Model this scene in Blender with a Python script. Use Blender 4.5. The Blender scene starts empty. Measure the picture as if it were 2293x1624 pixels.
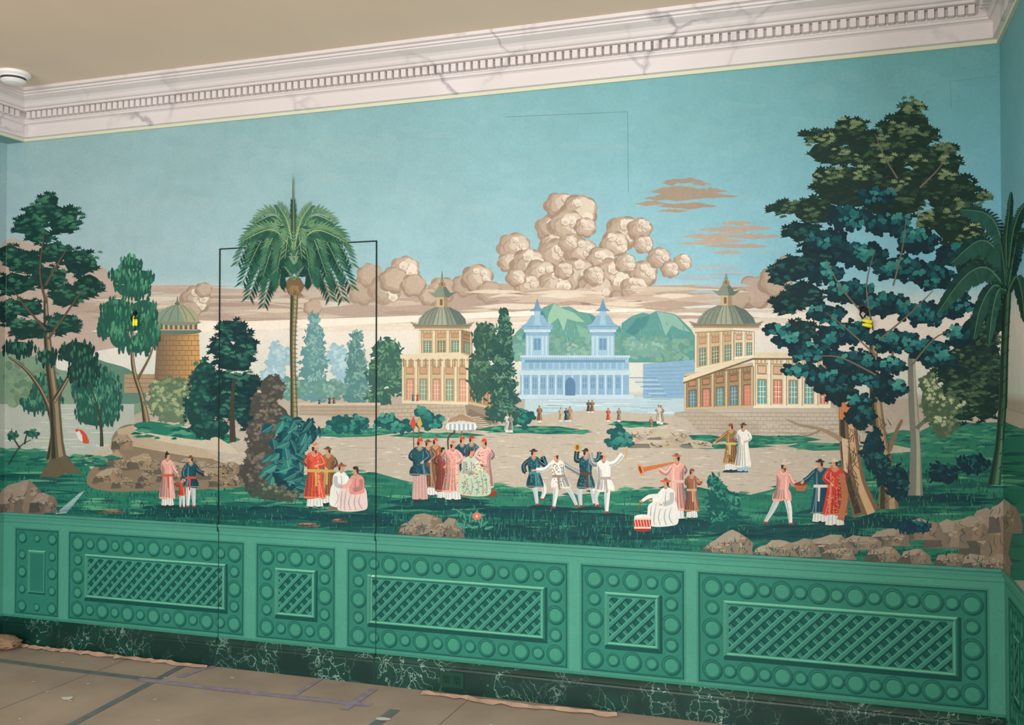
import bpy, math, random
import numpy as np
from mathutils import Vector, Euler, Matrix
random.seed(7)
R=random.random
def U(a,b): return a+(b-a)*random.random()

# ---------------------------------------------------------------- room sizes (metres)
XL,XR=-4.39,0.598      # wall corners
XLS=-4.267             # face of soffit over left wall
ZC=2.99                # ceiling
ZD=0.709               # dado top
ZB=0.141               # baseboard top
ZM=2.76                # underside of cornice
CAM=Vector((0,-4.16,1.448)); F=2158.0
cam_d=bpy.data.cameras.new('camera'); cam=bpy.data.objects.new('camera',cam_d)
bpy.context.collection.objects.link(cam); bpy.context.scene.camera=cam
cam.location=CAM; cam.rotation_euler=Euler((math.radians(91.0),0,math.radians(18.8)))
cam_d.sensor_width=36; cam_d.lens=F/2293*36; cam_d.clip_start=0.05
RM=cam.rotation_euler.to_matrix(); RI=RM.transposed()
def ray(px,py): return RM@Vector(((px-1146.5)/F,-(py-812)/F,-1))
def proj(v):
    c=RI@(Vector(v)-CAM); return (1146.5+F*c.x/-c.z, 812-F*c.y/-c.z)
# survey of the photograph rectified to true wall metres
def w_back(px,py):
    d=ray(px,py); t=(-.002-CAM.y)/d.y; p=CAM+d*t; return (p.x,p.z)
def w_right(px,py):
    d=ray(px,py); t=(XR-CAM.x)/d.x; p=CAM+d*t; return (-p.y,p.z)
def w_left(px,py):
    d=ray(px,py); t=(XL-CAM.x)/d.x; p=CAM+d*t; return (-p.y,p.z)
def w_plane(px,py,z):
    d=ray(px,py); t=(z-CAM.z)/d.z; return CAM+d*t
cR0=proj((XR,0,ZC)); cR1=proj((XR,0,0)); cL0=proj((XL,0,ZC)); cL1=proj((XL,0,0))
def side(p,a,b):
    return p[0]-(a[0]+(b[0]-a[0])*(p[1]-a[1])/(b[1]-a[1]))
def clip(pts,f):
    out=[];n=len(pts)
    for i in range(n):
        a=pts[i];b=pts[(i+1)%n];fa=f(a);fb=f(b)
        if fa>=0: out.append(a)
        if (fa>=0)!=(fb>=0):
            t=fa/(fa-fb); out.append((a[0]+(b[0]-a[0])*t,a[1]+(b[1]-a[1])*t))
    return out
def lin(c):
    c=max(0,min(255,c))/255.0
    return c/12.92 if c<=0.04045 else ((c+0.055)/1.055)**2.4
EP=7e-6
CS=4.0
class Painter:
    # strict paint-over-paint order: a height field records how thick the paint already is
    def __init__(s): s.d={k:([],[],[]) for k in 'BRL'};s.L=0.0005;s.H=np.full((640,360),.0006);s.mx=0
    def at(s,mm): pass
    def put(s,plane,pts,cols,L=None):
        L=s.L if L is None else L
        v,f,c=s.d[plane];b=len(v)
        if plane=='R': pts=pts[::-1]; cols=cols[::-1]
        for p in pts:
            if plane=='B': v.append((p[0],-L,p[1]))
            elif plane=='R': v.append((XR-L,-p[0],p[1]))
            else: v.append((XL+L,-p[0],p[1]))
        f.append(tuple(range(b,b+len(pts))))
        for q in cols: c.append((lin(q[0]),lin(q[1]),lin(q[2]),1))
    def w(s,pts,col,plane='B',step=True):
        s.put(plane,pts,[col]*len(pts))
        if step: s.L+=EP
    def px(s,pts,col):
        xs=[p[0] for p in pts];ys=[p[1] for p in pts]
        i0=max(0,int((min(xs)+60)/CS));i1=min(639,int((max(xs)+60)/CS)+1);j0=max(0,int((min(ys)+20)/CS));j1=min(359,int((max(ys)+20)/CS)+1)
        if i1<=i0 or j1<=j0: return
        L=float(s.H[i0:i1,j0:j1].max())+EP;s.H[i0:i1,j0:j1]=L;s.mx=max(s.mx,L)
        jobs=[]
        if max(xs)>2225:
            jobs.append(('R',clip(pts,lambda p:side(p,cR0,cR1)),w_right))
            pts=clip(pts,lambda p:-side(p,cR0,cR1))
        if len(pts)>2 and min(xs)<30:
            jobs.append(('L',clip(pts,lambda p:-side(p,cL0,cL1)),w_left))
            pts=clip(pts,lambda p:side(p,cL0,cL1))
        jobs.append(('B',pts,w_back))
        for pl,q,fn in jobs:
            if len(q)<3: continue
            m=[fn(*p) for p in q]
            if min(a[1] for a in m)<ZD+.004: m=clip(m,lambda a:a[1]-ZD-.004)
            if len(m)<3: continue
            s.put(pl,m,[col]*len(m),L)
    def build(s,name,mat):
        print(name,'thickness',s.mx,s.L)
        for k in 'BRL':
            v,f,c=s.d[k]
            if not f: continue
            me=bpy.data.meshes.new(name); me.from_pydata(v,[],f)
            at=me.color_attributes.new('paint','FLOAT_COLOR','POINT')
            at.data.foreach_set('color',[x for q in c for x in q])
            me.materials.append(mat); o=bpy.data.objects.new(name,me)
            bpy.context.collection.objects.link(o)
M=Painter()
def P(pts,col): M.px(pts,col)
def mix(a,b,t): return tuple(a[i]+(b[i]-a[i])*t for i in range(3))
def J(c,a=8):
    d=U(-a,a); return tuple(x+d+U(-a,a)*.3 for x in c)
def cr(pts,closed=True,n=4):
    out=[];N=len(pts)
    rng=range(N) if closed else range(N-1)
    for i in rng:
        if closed: p0,p1,p2,p3=pts[i-1],pts[i],pts[(i+1)%N],pts[(i+2)%N]
        else: p0,p1,p2,p3=pts[max(i-1,0)],pts[i],pts[i+1],pts[min(i+2,N-1)]
        for k in range(n):
            t=k/n
            out.append(tuple(.5*((2*p1[j])+(-p0[j]+p2[j])*t+(2*p0[j]-5*p1[j]+4*p2[j]-p3[j])*t*t+(-p0[j]+3*p1[j]-3*p2[j]+p3[j])*t**3) for j in (0,1)))
    if not closed: out.append(pts[-1])
    return out
def S(pts,col,n=4): P(cr(pts,True,n),col)
def stroke(pts,ws,col,n=4,smooth=True):
    q=cr(pts,False,n) if smooth and len(pts)>2 else pts
    N=len(q);l=[];r=[]
    for i,p in enumerate(q):
        a=q[max(i-1,0)];b=q[min(i+1,N-1)]
        dx,dy=b[0]-a[0],b[1]-a[1];d=math.hypot(dx,dy) or 1
        t=i/(N-1)*(len(ws)-1);k=min(int(t),len(ws)-2);w=ws[k]+(ws[k+1]-ws[k])*(t-k)
        l.append((p[0]-dy/d*w/2,p[1]+dx/d*w/2));r.append((p[0]+dy/d*w/2,p[1]-dx/d*w/2))
    P(l+r[::-1],col)
def line(a,b,w,col): stroke([a,b],[w,w],col,smooth=False)
def ell(x,y,rx,ry,col,n=14,wob=0,rot=0):
    c,s=math.cos(rot),math.sin(rot);pts=[]
    for i in range(n):
        a=2*math.pi*i/n;k=1+U(-wob,wob)
        X,Y=rx*k*math.cos(a),ry*k*math.sin(a);pts.append((x+X*c-Y*s,y+X*s+Y*c))
    P(pts,col)
def rect(x0,y0,x1,y1,col): P([(x0,y0),(x1,y0),(x1,y1),(x0,y1)],col)
def passleaf(lst,cyc=0):
    for pts,col in lst: M.px(pts,col)

# ---------------------------------------------------------------- sky / ground base as a colour grid
CREAM=(224,214,202);TAN=(170,160,146)
def bg(px,py):
    x=max(0,min(1,px/2250))
    def tri(a,b,c): return mix(a,b,x*2) if x<.5 else mix(b,c,x*2-1)
    top=tri((136,168,168),(120,168,172),(98,156,158)); low=tri((154,180,184),(146,184,192),(122,184,204))  # left-to-right shift puts the room's light tint into the sky colour
    if py<620: return mix(top,low,max(0,min(1,(py-130)/450)))
    if py<710: return mix(low,CREAM,(py-620)/90)
    if py<880: return mix(CREAM,(198,202,192),(py-710)/170)
    return TAN
def grid(plane,s0,s1,n,m):
    for i in range(n):
        for j in range(m):
            a=s0+(s1-s0)*i/n;b=s0+(s1-s0)*(i+1)/n
            z0=ZD+(ZM+.02-ZD)*j/m;z1=ZD+(ZM+.02-ZD)*(j+1)/m
            q=[(a,z0),(b,z0),(b,z1),(a,z1)];cs=[]
            for s_,z in q:
                if plane=='B': p=proj((s_,0,z))
                elif plane=='R': p=proj((XR,0,z))
                else: p=proj((XL,0,z))
                cs.append(bg(*p))
            M.put(plane,q,cs)
grid('B',XL,XR,70,60);grid('R',0,1.6,6,60);grid('L',0,4.0,8,60)
# brushed unevenness of the old sky paint
for i in range(420):
    x=U(20,2200);y=U(330-.1*x,600);w=U(14,60);h=U(6,24);k=U(-.05,.07);c=bg(x,y)
    c2=mix(c,(190,200,190),k) if k>0 else mix(c,(80,140,150),-k)
    S([(x-w,y+U(-4,4)),(x-w*.5,y-h),(x+w*.3,y-h*U(.6,1.2)),(x+w,y+U(-6,6)),(x+w*.6,y+h),(x-w*.3,y+h*.8)],c2,3)
# faint seams of the wallpaper
for a,b in [((1130,262),(1405,250)),((1405,250),(1407,430)),((2128,182),(2234,170)),((2128,182),(2130,240))]: line(a,b,1.5,(98,144,148))
# ---------------------------------------------------------------- clouds
lst=[]
for i in range(190):
    x=U(150,1760);y=U(640,742);w=U(40,170);h=U(3,9)
    t=(y-640)/100
    c=J(mix((174,156,142),(216,204,188),t),5)
    lst.append(([(x-w,y),(x-w*.5,y-h*.7),(x+w*.1,y-h),(x+w*.7,y-h*.5),(x+w,y),(x+w*.4,y+h*.5),(x-w*.4,y+h*.6)],c))
passleaf(lst)
S([(0,560),(60,540),(150,580),(215,590),(250,620),(300,690),(330,720),(360,760),(0,790)],(178,160,148))
S([(150,700),(260,660),(400,690),(520,672),(700,690),(860,672),(1100,650),(1500,640),(1560,672),(1400,690),(1100,700),(700,722),(400,715)],(170,152,138))
for i in range(70):
    x=U(180,1600);y=U(662,712);w=U(30,110);P([(x-w,y),(x-w*.3,y-U(3,7)),(x+w*.6,y-4),(x+w,y),(x,y+U(3,6))],J(random.choice([(164,146,132),(182,166,150),(198,182,164)]),6))
S([(200,742),(500,722),(900,708),(1300,690),(1500,695),(1300,702),(900,722),(500,742)],(230,218,204))
CD=[(152,132,114),(180,162,144),(216,204,188)]
def lobed(x,y,r,col,k=None,sq=.9):
    n=40;k=k or random.choice([5,6,7]);ph=U(0,6);pts=[]
    for i in range(n):
        a=2*math.pi*i/n
        rr=r*(.84+.18*abs(math.sin(k*a/2+ph)))
        pts.append((x+rr*math.cos(a),y+rr*sq*math.sin(a)))
    P(pts,col)
def puff(x,y,r,light=1):
    lobed(x,y,r,J(CD[0],5))
    lobed(x+r*.08,y-r*.07,r*.88,J(mix(CD[0],CD[1],.6),4))
    lobed(x+r*.16,y-r*.12,r*.74,J(CD[1],5))
    if light:
        lobed(x+r*.30,y-r*.24,r*.54,J(mix(CD[1],CD[2],.6),5))
        for k in range(6):
            a=U(-2.2,.9);d=r*U(.3,.66);q=r*U(.16,.3);xx=x+d*math.cos(a)+r*.08;yy=y+d*math.sin(a)
            lobed(xx-q*.25,yy+q*.3,q*1.05,J(mix(CD[0],CD[1],.75),4));lobed(xx,yy,q,J(CD[2],5));ell(xx-q*.15,yy+q*.3,q*.55,q*.4,J(mix(CD[1],CD[2],.55),4))
        for k in range(3):
            a=U(1.6,3.6);stroke([(x+r*U(.5,.65)*math.cos(a+j*.35),y+r*.5*math.sin(a+j*.35)) for j in range(4)],[.5,r*.04,.5],CD[0])
for c in [(1690,655,44),(1735,632,40),(1760,600,30),(1650,670,30)]: puff(*c,light=0)
for c in [(810,655,34),(828,618,32),(860,650,38),(905,605,36),(880,628,34),(925,640,30),(437,672,36),(455,650,20),(420,700,30),(700,690,22),(990,650,34),(1040,640,30),(1068,625,38),(1095,655,30),(960,665,24)]: puff(*c,light=c[2]>34)
for c in [(1232,512,36),(1252,462,36),(1296,474,44),(1268,508,44),(1310,510,26),(1235,548,28),(1150,556,40),(1138,588,26),(1395,522,44),(1432,514,30),(1440,548,24),(1375,548,34),(1245,575,46),(1300,568,40),(1182,594,42),(1345,584,36),(1210,618,42),(1290,622,50),(1370,618,46),(1440,614,34),(1475,578,28),(1528,588,22),(1500,604,22),(1240,644,42),(1330,650,44),(1420,648,34),(1180,642,32),(1272,545,24),(1330,618,26),(1400,590,26),(1155,622,24),(1262,606,24)]: puff(*c)
for i in range(50):
    x=U(1080,1580);y=U(648,694);w=U(30,110);P([(x-w,y),(x-w*.3,y-U(4,9)),(x+w*.6,y-5),(x+w,y),(x,y+U(3,7))],J(random.choice([(190,172,154),(172,154,138),(208,194,176)]),6))
def streaks(pts,col):
    for (x,y,w,h) in pts:
        top=[(x-w+2*w*i/10,y-h*(math.sin(math.pi*i/10))*U(.55,1.1)) for i in range(11)]
        bot=[(x+w-2*w*i/8,y+h*.7*(math.sin(math.pi*i/8))*U(.3,1.1)) for i in range(1,8)]
        P(top+bot,J(col,3))
streaks([(1535,406,42,9),(1500,410,16,10),(1525,430,70,16),(1500,445,60,12),(1580,440,76,10),(1460,457,42,8),(1540,462,70,10),(1505,473,34,6),(1590,428,40,8),(1570,412,24,6)],(156,140,122))
streaks([(1650,500,36,8),(1690,512,40,8),(1640,515,80,12),(1600,530,80,9),(1690,530,62,8),(1570,546,60,6),(1650,552,74,8),(1630,566,36,6),(1610,540,60,8)],(170,157,143))
streaks([(1600,600,60,8),(1570,622,70,7),(1620,640,70,7),(1640,612,50,6),(1590,655,60,5)],(160,176,182))
# ---------------------------------------------------------------- mountains and far hills
P([(1130,800),(1140,765),(1158,742),(1180,722),(1200,704),(1218,688),(1240,679),(1256,688),(1275,686),(1296,698),(1322,702),(1345,716),(1370,722),(1400,738),(1430,752),(1440,800)],(96,148,138))
P([(1240,680),(1262,692),(1285,700),(1310,722),(1290,720),(1270,714),(1262,742),(1250,712),(1235,724),(1225,742),(1228,706)],(142,182,158))
P([(1215,692),(1222,712),(1200,742),(1160,768),(1180,734)],(72,126,124))
P([(1320,704),(1345,718),(1370,724),(1410,748),(1370,742),(1350,752),(1330,732)],(76,132,130))
P([(1290,726),(1320,740),(1340,770),(1300,760)],(120,166,148))
P([(1388,812),(1392,724),(1415,708),(1440,700),(1455,704),(1470,696),(1492,700),(1512,704),(1530,720),(1548,738),(1560,760),(1560,812)],(88,144,138))
P([(1470,697),(1492,702),(1512,706),(1545,744),(1522,738),(1505,728),(1490,752),(1480,722)],(130,172,158))
P([(1455,706),(1446,730),(1420,752),(1400,744),(1425,714)],(72,128,128))
for i in range(60):
    x=random.choice([U(1180,1300),U(1320,1400),U(1400,1540)]);y=U(715,760);line((x,y),(x+U(-10,10),y+U(8,20)),1.2,J(random.choice([(120,164,148),(76,130,128)]),5))
for i in range(220):
    x=U(1150,1550);y=U(756,806);c=J((110,152,138),14);P([(x+U(5,10)*math.cos(k*.9),y+U(4,8)*math.sin(k*.9)) for k in range(7)],c)
S([(-10,800),(30,790),(80,800),(140,830),(240,830),(300,870),(300,930),(-10,930)],(118,144,122))
S([(170,800),(240,812),(300,836),(320,900),(170,900)],(88,126,110))
rect(-10,905,300,1060,(166,174,164))
for i in range(40):
    x=U(0,260);y=U(905,1010);line((x,y),(x+U(20,60),y+U(-1,1)),U(1,2.5),J((186,192,182),8))
for i in range(90): ell(U(5,130),U(815,905),U(5,12),U(5,10),J((108,136,112),14),7,.2)
rect(1175,888,1535,940,(172,194,200))
for i in range(60):
    x=U(1180,1470);y=U(892,938);line((x,y),(x+U(20,60),y),U(.8,2),J(random.choice([(216,222,220),(136,168,178)]),6))
# ---------------------------------------------------------------- foliage helpers
def leafpts(x,y,s,kind,a=None):
    a=U(0,6.28) if a is None else a
    if kind=='rosette':
        n=10;return [(x+(s if i%2==0 else s*.45)*math.cos(a+i*math.pi/5),y+(s if i%2==0 else s*.45)*math.sin(a+i*math.pi/5)*.85) for i in range(n)]
    if kind=='fan':
        o=[(x,y+s*.3)]
        for i in range(9):
            b=-math.pi*(.97)+i*math.pi*.94/8+ (a-3.14)*.15; r=s*(1.25 if i%2==0 else .72); o.append((x+r*math.cos(b),y+r*math.sin(b)*.85+s*.3))
        return o
    if kind=='clover':
        o=[]
        for i in range(12):
            b=a+i*math.pi/6; r=s*(.62+.42*abs(math.sin(i*math.pi/4)));o.append((x+r*math.cos(b),y+r*.85*math.sin(b)))
        return o
    if kind=='droop': 
        w=s*.38;return [(x,y-s),(x+w,y-s*.2),(x+w*.4,y+s*1.2),(x-w*.5,y+s),(x-w,y-s*.1)]
    if kind=='round': return [(x+s*math.cos(a+i*1.047)*U(.85,1.1),y+s*.8*math.sin(a+i*1.047)) for i in range(6)]
    c,sn=math.cos(a),math.sin(a)
    return [(x+u*c*s-v*sn*s,y+u*sn*s+v*c*s) for u,v in ((-1,0),(-.4,.38),(.4,.34),(1.15,0),(.4,-.34),(-.4,-.38))]
def foliage(cl,dark,mid,light,s,kind='rosette',dens=1.0,lx=.5,gd=1.0):
    a=[];b=[];c=[]
    for (x,y,rx,ry) in cl:
        a.append(([(x+rx*.86*U(.92,1.08)*math.cos(k*.4),y+ry*.86*U(.92,1.08)*math.sin(k*.4)) for k in range(16)],J(dark,3)))
        n=int((rx+ry)*1.6/s*dens)
        for i in range(n):
            t=U(0,6.28);a.append((leafpts(x+rx*U(.78,1.04)*math.cos(t),y+ry*U(.78,1.04)*math.sin(t),s*U(.8,1.3),kind),J(dark,5)))
        n=int(rx*ry/(s*s)*1.0*dens)
        for i in range(n):
            t=U(0,6.28);d=math.sqrt(R())*.95;dx,dy=d*math.cos(t),d*math.sin(t)
            k=max(0,min(1,.42+.42*(dx*lx-dy*.9)+U(-.22,.22)))
            b.append((leafpts(x+rx*dx,y+ry*dy,s*U(.7,1.05),kind),J(mix(dark,mid,k),4)))
        for g in range(max(2,int(rx*ry/(s*s)/7.5*dens*gd))):
            t=U(0,6.28);d=math.sqrt(R())*.8;gx=x+rx*(d*math.cos(t)*.9+.1*lx);gy=y+ry*(d*math.sin(t)*.85-.15)
            k0=U(.0,.45)+.45*max(0,-d*math.sin(t))
            for i in range(6):
                ux,uy=U(-1.9,1.9)*s,U(-1.3,1.3)*s
                c.append((leafpts(gx+ux,gy+uy,s*U(.6,.9),kind),J(mix(mid,light,max(0,min(1,k0-uy/s*.18+U(-.12,.15)))),5)))
    passleaf(a);passleaf(b);passleaf(c)
def conifer(x,yt,yb,w,dark,mid,light,s=6):
    cl=[];n=8
    for i in range(n):
        t=(i+.5)/n;y=yt+(yb-yt)*t;ww=w*(.2+.8*t**.7)*.5
        cl.append((x+U(-.15,.15)*ww,y,ww*U(.8,1.1),(yb-yt)/n*.75))
    foliage(cl,dark,mid,light,s,'oval',1.0)
# far trees
foliage([(622,800,26,34),(612,845,30,30),(755,800,22,30),(770,830,26,30)],(146,178,188),(164,194,200),(186,208,212),6,'round')
foliage([(1290,790,50,20),(1440,780,50,20),(1180,790,25,25)],(108,152,142),(128,168,152),(150,184,168),6,'round')
conifer(703,705,895,90,(92,136,138),(120,160,156),(150,184,174))
conifer(798,745,900,76,(82,124,124),(106,148,138),(136,172,156))
foliage([(655,870,40,24),(740,872,40,22)],(96,138,130),(118,158,144),(144,176,156),6,'round')
foliage([(868,790,34,36),(850,840,30,40),(890,840,30,50),(850,890,30,24)],(54,94,84),(84,126,102),(120,158,118),7,'oval')
# ---------------------------------------------------------------- blue palace in the distance
B0,B1,B2,B3=(150,184,202),(130,166,190),(104,142,170),(180,202,212)
P([(1440,815),(1555,806),(1555,892),(1440,892)],B1)
for i in range(8): line((1442,825+i*8),(1555,820+i*9),1,B2)
rect(1168,800,1408,832,B0);rect(1165,796,1411,801,B3);rect(1175,806,1400,812,B2)
rect(1160,830,1412,840,B3);rect(1165,840,1408,888,B1);rect(1160,884,1420,894,B3)
for i in range(17): rect(1170+i*14.2,812,1180+i*14.2,826,J(B1,5))
for i in range(48): line((1168+i*5,800),(1168+i*5,806),1,B2)
for i in range(13):
    x=1168+i*18.6;rect(x,840,x+4,886,B3)
    if i not in (5,6) and i<12: rect(x+7,846,x+15,870,B2);line((x+11,846),(x+11,870),1,B0);line((x+7,858),(x+15,858),1,B0)
P(cr([(1266,886),(1266,856),(1277,845),(1288,856),(1288,886)],False),(88,124,154))
for tx in (1203,1350):
    rect(tx-26,742,tx+26,796,B0);rect(tx-30,738,tx+30,744,B3)
    rect(tx-34,732,tx+34,738,B1);P([(tx-38,731),(tx-24,724),(tx-13,706),(tx+13,706),(tx+24,724),(tx+38,731)],B1)
    P([(tx-8,728),(tx-4,706),(tx+4,706),(tx+8,728)],B0)
    rect(tx-7,694,tx+7,708,B0);P([(tx-18,697),(tx-7,690),(tx,668),(tx+7,690),(tx+18,697)],B2)
    rect(tx-8,758,tx+8,784,B2);line((tx,758),(tx,784),1,B0)
    for k in (-22,-13,12,20): rect(tx+k-1.5,744,tx+k+2,796,B3)
    rect(tx-26,744,tx+26,752,J(B1,4))
for i in range(9): line((1410+i*6,846+i*5),(1470+i*3,846+i*5),1.6,B3 if i%2 else B2)
# ---------------------------------------------------------------- round tower at left
def tower():
    O=(176,138,92)
    rect(278,838,455,880,(160,138,110));
    for i in range(3): line((280,848+i*10),(452,848+i*10),1.2,(120,100,80))
    P([(352,742),(444,742),(450,870),(344,870)],O)
    for k in range(12):
        t=k/12;xa,xb=352+92*t,352+92*(t+1/12)+.4;ya,yb_=344+106*t,344+106*(t+1/12)+.4
        P([(xa,742),(xb,742),(yb_,870),(ya,870)],mix((118,100,82),(192,150,92),min(1,t*1.15)))
    for r in range(11):
        y=752+r*11;line((349,y),(447,y),1.1,(112,86,62))
        for k in range(7): x=352+k*14+(r%2)*7;line((x,y),(x,y+11),1,(124,94,66))
    ell(398,742,54,8,(96,112,98));rect(354,722,442,740,(176,162,134))
    for i in range(8): rect(358+i*11,726,364+i*11,738,(104,92,74))
    ell(398,722,52,7,(124,132,112))
    P(cr([(350,720),(356,700),(374,688),(398,682),(422,688),(438,700),(446,720)],False),(124,144,126))
    P(cr([(398,683),(422,688),(438,700),(445,720),(414,721)],False),(154,156,124))
    for k in (-34,-18,0,18,34): stroke([(398+k*.3,684),(398+k*.8,700),(398+k*1.15,720)],[1,1.4,1.4],(92,112,98))
    stroke([(397,684),(397,664)],[6,1.5],(110,110,90),smooth=False);ell(397,680,6,4,(100,110,94))
tower()
# ---------------------------------------------------------------- temples
T1,T2,T3,T4=(188,168,134),(152,130,100),(112,94,72),(212,198,168)
def roof(cx,y,w,h,py):
    GR=(126,136,120)
    P([(cx-w-4,y-7),(cx-w+14,y-2),(cx-w*.76,y-h*.35),(cx-w*.55,y-h*.75),(cx-w*.22,y-h),(cx+w*.22,y-h),(cx+w*.55,y-h*.75),(cx+w*.76,y-h*.35),(cx+w-14,y-2),(cx+w+4,y-7),(cx+w-8,y+6),(cx-w+8,y+6)],GR)
    P([(cx-w*.3,y),(cx-w*.1,y-h),(cx+w*.05,y-h),(cx+w*.15,y)],(154,160,138))
    P([(cx+w*.5,y),(cx+w*.22,y-h),(cx+w*.55,y-h*.75),(cx+w*.76,y-h*.35),(cx+w-14,y-2)],(94,110,102))
    for k in (-.75,-.6,-.45,-.3,-.15,0,.2,.35,.5,.65,.8): stroke([(cx+k*w*.3,y-h),(cx+k*w*.75,y-h*.6),(cx+k*w,y)],[1,1.2,1.2],(86,100,90))
    rect(cx-w+6,y+3,cx+w-6,y+8,T2);line((cx-w+2,y+2),(cx+w-2,y+2),1.5,T3)
    rect(cx-12,y-h-24,cx+12,y-h,T1);rect(cx+4,y-h-24,cx+12,y-h,T2);rect(cx-5,y-h-18,cx+1,y-h-4,T3)
    P([(cx-32,y-h-34),(cx-18,y-h-32),(cx-8,y-h-46),(cx+8,y-h-46),(cx+18,y-h-32),(cx+32,y-h-34),(cx+16,y-h-22),(cx-16,y-h-22)],GR)
    P([(cx+2,y-h-46),(cx+8,y-h-46),(cx+18,y-h-32),(cx+32,y-h-34),(cx+16,y-h-22),(cx+6,y-h-22)],(94,110,102))
    ell(cx,y-h-50,8,7,T2);stroke([(cx,y-h-48),(cx,py)],[4,1],T3,smooth=False);ell(cx,y-h-60,4,4,GR)
def face(x0,x1,yt0,yb0,yt1,yb1,n,base,hi,lo,win,rows=1,pil=5):
    P([(x0,yt0),(x1,yt1),(x1,yb1),(x0,yb0)],base)
    def pt(u,v): return (x0+(x1-x0)*u,(yt0+(yt1-yt0)*u)*(1-v)+(yb0+(yb1-yb0)*u)*v)
    def q(u0,v0,u1,v1,c): P([pt(u0,v0),pt(u1,v0),pt(u1,v1),pt(u0,v1)],c)
    q(0,0,1,.06,hi);q(0,.06,1,.09,lo);q(0,.17,1,.19,lo);q(0,.94,1,1,hi)
    for i in range(n*4): q(i/n/4,.095,(i+.5)/n/4,.165,mix(base,lo,.6))
    for i in range(n):
        a=i/n;b=(i+1)/n;m=(b-a)
        q(a+m*.3,.2,b-m*.1,.38,lo);q(a+m*.36,.23,b-m*.16,.35,J(mix(base,(190,110,90),.35),5));v0,v1=.46,.92
        q(a+m*.3,v0,b-m*.08,v1,lo);q(a+m*.36,v0+.03,b-m*.15,v1,win[i%len(win)])
        for g in (.48,.66): q(a+m*g,v0+.03,a+m*(g+.04),v1,hi)
        for vv in (.3,.5,.7): q(a+m*.36,v0+(v1-v0)*vv,b-m*.15,v0+(v1-v0)*vv+.01,hi)
    for i in range(n+1):
        a=min(i/n,1-.14/n);q(a,.09,a+.15/n,.95,hi);q(a+.15/n,.09,a+.2/n,.95,lo)
P([(845,908),(1040,898),(1115,918),(1115,948),(1060,966),(845,952)],(176,164,144))
P([(1040,898),(1115,920),(1115,950),(1050,968)],(138,126,108))
for r in range(6):
    y=908+r*9;line((848,y),(1040,y-4),1,(136,124,106))
    for k in range(14): x=850+k*14+(r%2)*7;line((x,y-1),(x,y+8),.9,(144,130,110))
rect(670,905,850,934,(164,150,130));
for r in range(3): line((672,912+r*8),(848,912+r*8),1,(128,116,100))
rect(660,902,852,908,(190,176,154))
PK=[(196,138,120),(118,146,128)]
face(1048,1110,800,905,842,918,4,T2,T1,T3,[(176,114,94),(92,106,90)])
face(900,1048,800,903,798,907,5,T1,T4,T2,PK)
P([(896,794),(1050,790),(1113,838),(1113,846),(1050,802),(896,803)],T4);P([(1050,802),(1113,846),(1113,850),(1050,808)],T3)
for i in range(18): rect(902+i*8.2,803,905.5+i*8.2,822,T4 if i%2 else T2)
face(1030,1056,735,792,742,800,1,T2,T1,T3,[(90,126,108)])
face(938,1032,735,795,735,793,3,T1,T4,T2,[(88,136,118),(106,116,92)])
roof(990,728,68,40,608)
P([(1050,915),(1100,938),(1100,960),(1040,950)],(120,108,92))
for i in range(7): line((1042+i*5,936+i*4),(1075+i*5,934+i*4),2,(190,178,154))
P([(1508,926),(1560,914),(1870,914),(1890,976),(1700,976),(1508,962)],(182,172,156))
P([(1508,926),(1562,914),(1700,950),(1700,976),(1508,962)],(172,160,142))
for r in range(6):
    y=924+r*9;line((1512,y),(1880,y+1),1,(140,130,114))
    for k in range(26): x=1514+k*14+(r%2)*7;line((x,y),(x,y+9),.9,(148,138,120))
BL=[(72,126,146),(196,118,102),(82,146,146)]
face(1685,1860,792,914,800,914,5,T4,(226,216,194),T2,[(84,156,152),(196,118,100),(96,146,146)])
face(1532,1686,838,918,812,914,5,T2,T1,T3,BL)
P([(1530,846),(1686,790),(1862,790),(1862,802),(1686,802),(1530,856)],T4)
P([(1530,856),(1686,802),(1862,802),(1862,806),(1686,806),(1530,860)],T3)
face(1640,1688,735,805,738,800,2,T4,(226,216,194),T2,[(88,134,126)])
face(1556,1642,738,830,735,812,3,T1,T4,T2,[(88,126,118),(100,112,92)])
roof(1626,726,80,42,612)
# ---------------------------------------------------------------- ground
PATH=(178,168,152)
S([(-10,1080),(120,1040),(240,1000),(300,950),(420,935),(520,960),(600,930),(760,935),(860,950),(1060,968),(1180,935),(1300,920),(1420,925),(1530,935),(1600,975),(1900,975),(2000,960),(2300,930),(2300,1300),(-10,1300)],PATH)
for i in range(1300):
    x=U(240,2240);y=U(950,1110);w=U(6,36);P([(x,y),(x+w*.5,y-U(.6,1.8)),(x+w,y+U(-1,1)),(x+w*.5,y+1)],J(random.choice([(196,188,174),(158,148,134),(168,158,144),(202,192,178)]),5))
G1,G2,G3,G4=(22,88,78),(38,112,92),(74,142,110),(12,64,66)
def lens(x,y,w,h): return [(x-w,y+U(-1,2)),(x-w*.3,y-h*U(.6,1)),(x+w*.4,y-h*U(.3,.8)),(x+w,y),(x+w*.2,y+h*U(.2,.5)),(x-w*.5,y+h*.35)]
def grass(xa,xb,fy0,fy1,n,cols,L=26,hh=5):
    for i in range(n):
        x=U(xa,xb);P(lens(x,U(fy0(x),fy1(x)),U(L*.5,L*1.6),hh),J(random.choice(cols),4))
def blades(xa,xb,fy0,fy1,n,cols,h=9):
    for i in range(n):
        x=U(xa,xb);y=U(fy0(x),fy1(x));hh=U(h*.6,h*1.4);d=U(-4,4);P([(x-1.1,y),(x+d,y-hh),(x+1.1,y)],J(random.choice(cols),7))
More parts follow.
